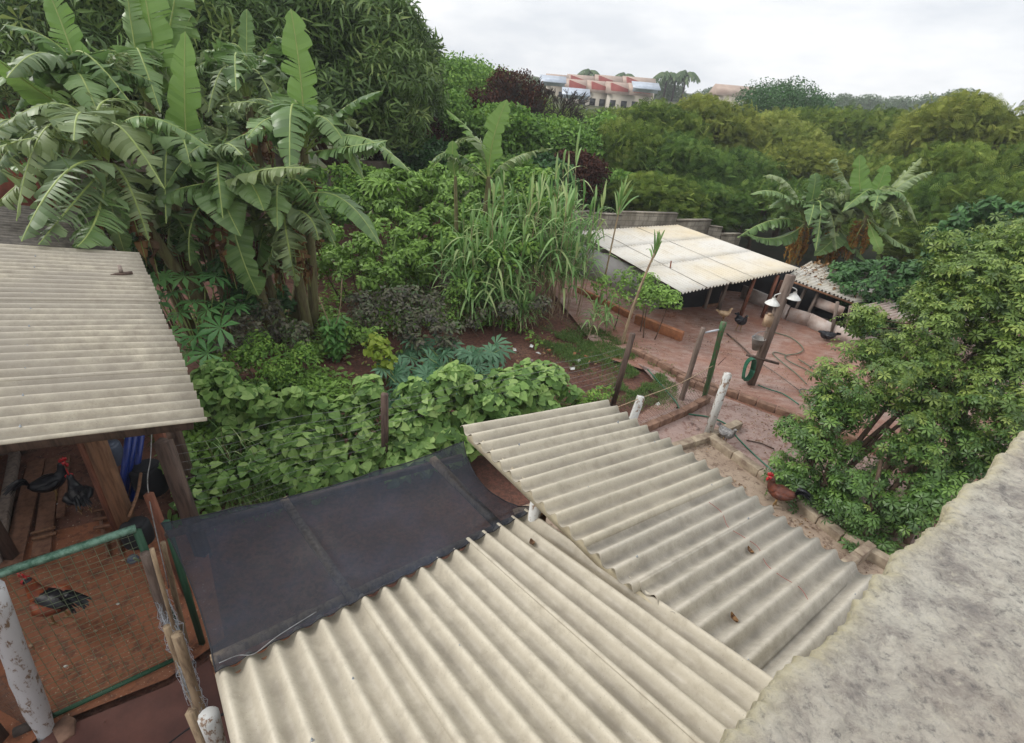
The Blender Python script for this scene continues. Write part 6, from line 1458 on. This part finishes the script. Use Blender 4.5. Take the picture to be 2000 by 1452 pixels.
def drum(px, r, h, mat, name, label, cat='container'):
    f = G(*px); b = MB(); b.tube([f, f + [0, 0, .03], f + [0, 0, h * .5], f + [0, 0, h - .03], f + [0, 0, h]], [r * .9, r, r * 1.04, r, r * .88], 18); b.tube([f + [0, 0, h - .01], f + [0, 0, h + .02]], [r * .75, r * .7], 18); o = b.put(name, mat, None, True); lone(o); tag(o, label, cat)
drum((300, 960), .22, .5, 'black', 'drum', 'black drum in the dark corner behind the old fence')
drum((275, 1060), .18, .35, 'black', 'drum', 'low black tub beside the old fence posts')
drum((262, 1098), .07, .08, 'bluegrey', 'pot', 'small bluish pot near the top right corner of the gate', 'pot')
drum((225, 905), .16, .4, 'bluegrey', 'paint_can', 'grey can standing behind the broad timber post', 'can')
r_ = drum
for k, (x, y) in enumerate(((113, 985), (186, 1233), (128, 1302), (60, 1262), (230, 1180), (240, 1095))):
    q = G(x, y, .075); b = MB(); b.tube([q - [.02, 0, 0], q, q + [.02, .01, 0]], [.006, .016, .006], 7); o = b.put('pebble', 'white' if k % 2 == 0 else 'beige', None, True); lone(o); tag(o, 'small pale pebble lying on the rooster run floor', 'pebble', 'pale pebbles on the rooster run floor')
b = MB(); q = G(70, 1418, .06)
for k in range(1): b.tube([G(28, 1432, .06), G(72, 1412, .07)], .05, 8)
o = b.put('log', 'darkbark', None, True); lone(o); tag(o, 'dark log lying at the foot of the limewashed post', 'log')
b = MB(); b.prism([G(105, 1430), G(135, 1405), G(152, 1412), (G(150, 1440)), G(120, 1460)], .03, .09); o = b.put('flat_stone', 'redkerb'); lone(o); tag(o, 'flat reddish stone at the bottom end of the gate', 'stone')

# ============================================================ birds
def bird(label, foot, az, s=1.0, body='featherblack', neck=None, tailm=None, rooster=True, cat='rooster', group='roosters of the yard', crouch=False, z0=.05, look=0.):
    f = G(foot[0], foot[1], z0); d = A_([sn(az), cs(az), 0]); r = A_([cs(az), -sn(az), 0]); U3 = A_([0, 0, 1.])
    root = thing('rooster' if rooster else 'hen', label, cat, group, loc=tuple(f)); zo = -.17 if crouch else 0
    pt = lambda x, y, z: f + (d * x + r * y + U3 * (z + zo)) * s
    prof = [(-.24, .375, .012), (-.20, .37, .06), (-.13, .345, .10), (-.03, .315, .125), (.07, .325, .118), (.14, .37, .085), (.175, .44, .055), (.185, .50, .042), (.20, .545, .040), (.235, .555, .030), (.26, .55, .008)]
    if crouch: prof = prof[:6] + [(.19, .39, .05), (.23, .40, .04), (.26, .40, .03), (.28, .39, .01)]
    P_ = A_([pt(x, 0, z) for x, z, _ in prof]); sm_ = poly(P_, 34); rr = np.interp(np.linspace(0, 1, 34), np.linspace(0, 1, len(prof)), [q[2] * s for q in prof])
    b = MB(); b.tube(sm_, rr, 14); o = b.put('body', body, root, True)
    if neck:
        b = MB(); seg_ = sm_[15:27]; b.tube(seg_, rr[15:27] * np.linspace(1.02, 1.22, 12), 12); b.put("neck_hackle", neck, root, True)
    hd = P_[-2]; 
    for sd in (-1, 1):      # wings
        b = MB(); b.tube([pt(.09, sd * .10, .36), pt(.0, sd * .125, .335), pt(-.10, sd * .105, .335), pt(-.2, sd * .06, .34)], [.03 * s, .062 * s, .05 * s, .012 * s], 8); b.put('wing', neck or body, root, True)
    b = MB(); b.tube([hd + d * .015 * s, hd + d * .065 * s - U3 * .012 * s], [.014 * s, .002 * s], 6); b.put('beak', 'beak', root)
    if rooster:
        b = MB(); pr = [(-.05, -.01), (-.045, .05), (-.03, .03), (-.015, .07), (0, .04), (.018, .075), (.03, .04), (.05, .05), (.055, .0)]; V = []
        for yy in (-.007, .007): V += [hd + (d * x + U3 * (z + .028) + r * yy) * s for x, z in pr]
        n = len(pr); V += [np.mean(V[:n], 0), np.mean(V[n:2 * n], 0)]
        b.add(V, [[2 * n, (i + 1) % n, i] for i in range(n)] + [[2 * n + 1, n + i, n + (i + 1) % n] for i in range(n)], [[i, (i + 1) % n, n + (i + 1) % n, n + i] for i in range(n)]); b.put('comb', 'comb', root)
        b = MB(); b.tube([hd + (d * .02 - U3 * .02) * s, hd + (d * .025 - U3 * .055) * s, hd + (d * .02 - U3 * .09) * s], [.015 * s, .026 * s, .012 * s], 8); b.tube([hd - d * .03 * s - r * .03 * s, hd + d * .01 * s, hd - d * .03 * s + r * .03 * s], .026 * s, 8); b.put('wattle', 'comb', root, True)
    # tail
    V = []; Fq = []
    for k in range(30 if rooster else 14):
        sp_ = (random.random() - .5) * .9; l = (.27 if rooster else .16) * random.uniform(.75, 1.1) * s; a0 = pt(-.21, sp_ * .05, .375); dd = unit(-d + r * sp_ * .7); e = R(62 if rooster else 30) * random.uniform(.7, 1.1)
        q = bez(a0, a0 + dd * l * .45 * cs(e) + U3 * l * .62 * sn(e), a0 + dd * l * (.95 if rooster else .8) + U3 * l * (.25 if rooster else .35) * random.uniform(.3, 1.2), 8); w = (.026 if rooster else .03) * s; ss = unit(r * random.uniform(-1, 1) + U3 * random.uniform(.2, 1) + d * .3)
        for i in range(7):
            w0, w1_ = w * sn(.4 + 2.5 * i / 7), w * sn(.4 + 2.5 * (i + 1) / 7); j = len(V); V += [q[i] - ss * w0, q[i] + ss * w0, q[i + 1] + ss * w1_, q[i + 1] - ss * w1_]; Fq.append([j, j + 1, j + 2, j + 3])
    part('tail', npmesh('tail', A_(V), np.array(Fq)), tailm or body, root)
    if not crouch:
        for sd, fx in ((-1, .03), (1, -.02)):
            b = MB(); b.tube([pt(0, sd * .05, .27), pt(.015, sd * .055, .17), pt(fx, sd * .055, .015)], [.035 * s, .016 * s, .009 * s], 7)
            for t_ in (-.5, 0, .5, 3.14): b.tube([pt(fx, sd * .055, .012), pt(fx + .055 * cs(t_), sd * .055 + .055 * sn(t_), .006)], [.008 * s, .004 * s], 5)
            b.put('leg', 'beak', root, True)
    return root
random.seed(77)
bird('orange and black rooster with bright red comb and dark tail behind the gate wire', (122, 1212), R(-78), 1.12, 'featherblack', 'featherorange', 'featherblack')
bird('black rooster with orange-red head standing deepest in the shed', (112, 975), R(35), 1.0, 'featherblack', None)
bird('black rooster with bright red head near the broad timber post', (168, 1000), R(-50), 1.0, 'featherblack', None)
bird('chestnut rooster with red comb standing in the pen by the pale kerb', (1512, 990), R(-62), .98, 'featherbrown', 'featherbrown', 'featherblack')
gh = 'hens of the yard'
bird('upright black hen in front of the coop', (1441, 646), R(170), 1.0, 'featherblack', None, None, False, 'hen', gh)
bird('small cream hen beside the coop post', (1410, 628), R(95), .8, 'feathercream', None, None, False, 'hen', gh)
bird('black hen crouching against the white low wall of the second coop', (1612, 664), R(-80), 1.0, 'featherblack', None, None, False, 'hen', gh, crouch=True)
bird('speckled grey hen at the kerb corner below the white post', (1412, 866), R(150), .78, 'feathergrey', None, None, False, 'hen', gh, z0=.08)

# curled dead leaves and scraps on the near roofs
for k, (q, nn, lab) in enumerate(((r2(17.5 * PITCHC, .55), rn2, 'brown curled dead leaf in a valley of the raised roof, lower one'), (r2(15.5 * PITCHC, 1.5), rn2, 'brown curled dead leaf in a valley of the raised roof, upper one'), (roof_pt(14.5 * PITCHC, .42), rn1, 'small dark leaf scrap on the lower roof near the shade cloth'))):
    b = MB(); q = q - nn * .01; t_ = np.linspace(0, 1, 7); e1 = unit(np.cross(nn, [1, .3, 0])); e2 = np.cross(nn, e1); V = []; Fq = []
    for i, t in enumerate(t_):
        w = .026 * sn(t * 3.0 + .1); c_ = q + e1 * (t - .5) * .085 + nn * (.012 + .02 * (2 * t - 1) ** 2)
        V += [c_ - e2 * w + nn * .022, c_, c_ + e2 * w + nn * .018]
    for i in range(6):
        for j in (0, 1): Fq.append([i * 3 + j, i * 3 + j + 1, i * 3 + j + 4, i * 3 + j + 3])
    o = link('dead_leaf', npmesh('dead_leaf', A_(V), np.array(Fq), rng.random(len(Fq))), 'lf_dry'); lone(o); tag(o, lab, 'leaf', 'dead leaves on the near roofs')
b = MB(); b.tube(poly([r2((12 + i * .9) * PITCHC, 1.75 - .05 * i + .06 * math.sin(i * 2)) + rn2 * (.036 + .012 * math.cos(i * 2)) for i in range(9)], 50), .0025, 5); o = b.put('red_string', 'redgable', None, True); lone(o); tag(o, 'thin rust red string lying across the ridges of the raised roof', 'string')

# ---- the moist air that softens the far trees
bpy.ops.mesh.primitive_cube_add(size=1, location=(0, 0, 16)); hz_ = bpy.context.object; hz_.name = 'haze'; hz_.scale = (575, 575, 44); tag(hz_, kind='stuff')
mh = bpy.data.materials.new('haze'); mh.use_nodes = True; nt = mh.node_tree; nt.nodes.clear(); oo = nt.nodes.new('ShaderNodeOutputMaterial'); vp = nt.nodes.new('ShaderNodeVolumePrincipled')
vp.inputs['Density'].default_value = .0009; vp.inputs['Color'].default_value = (.93, .96, 1, 1); nt.links.new(vp.outputs[0], oo.inputs['Volume']); hz_.data.materials.append(mh)
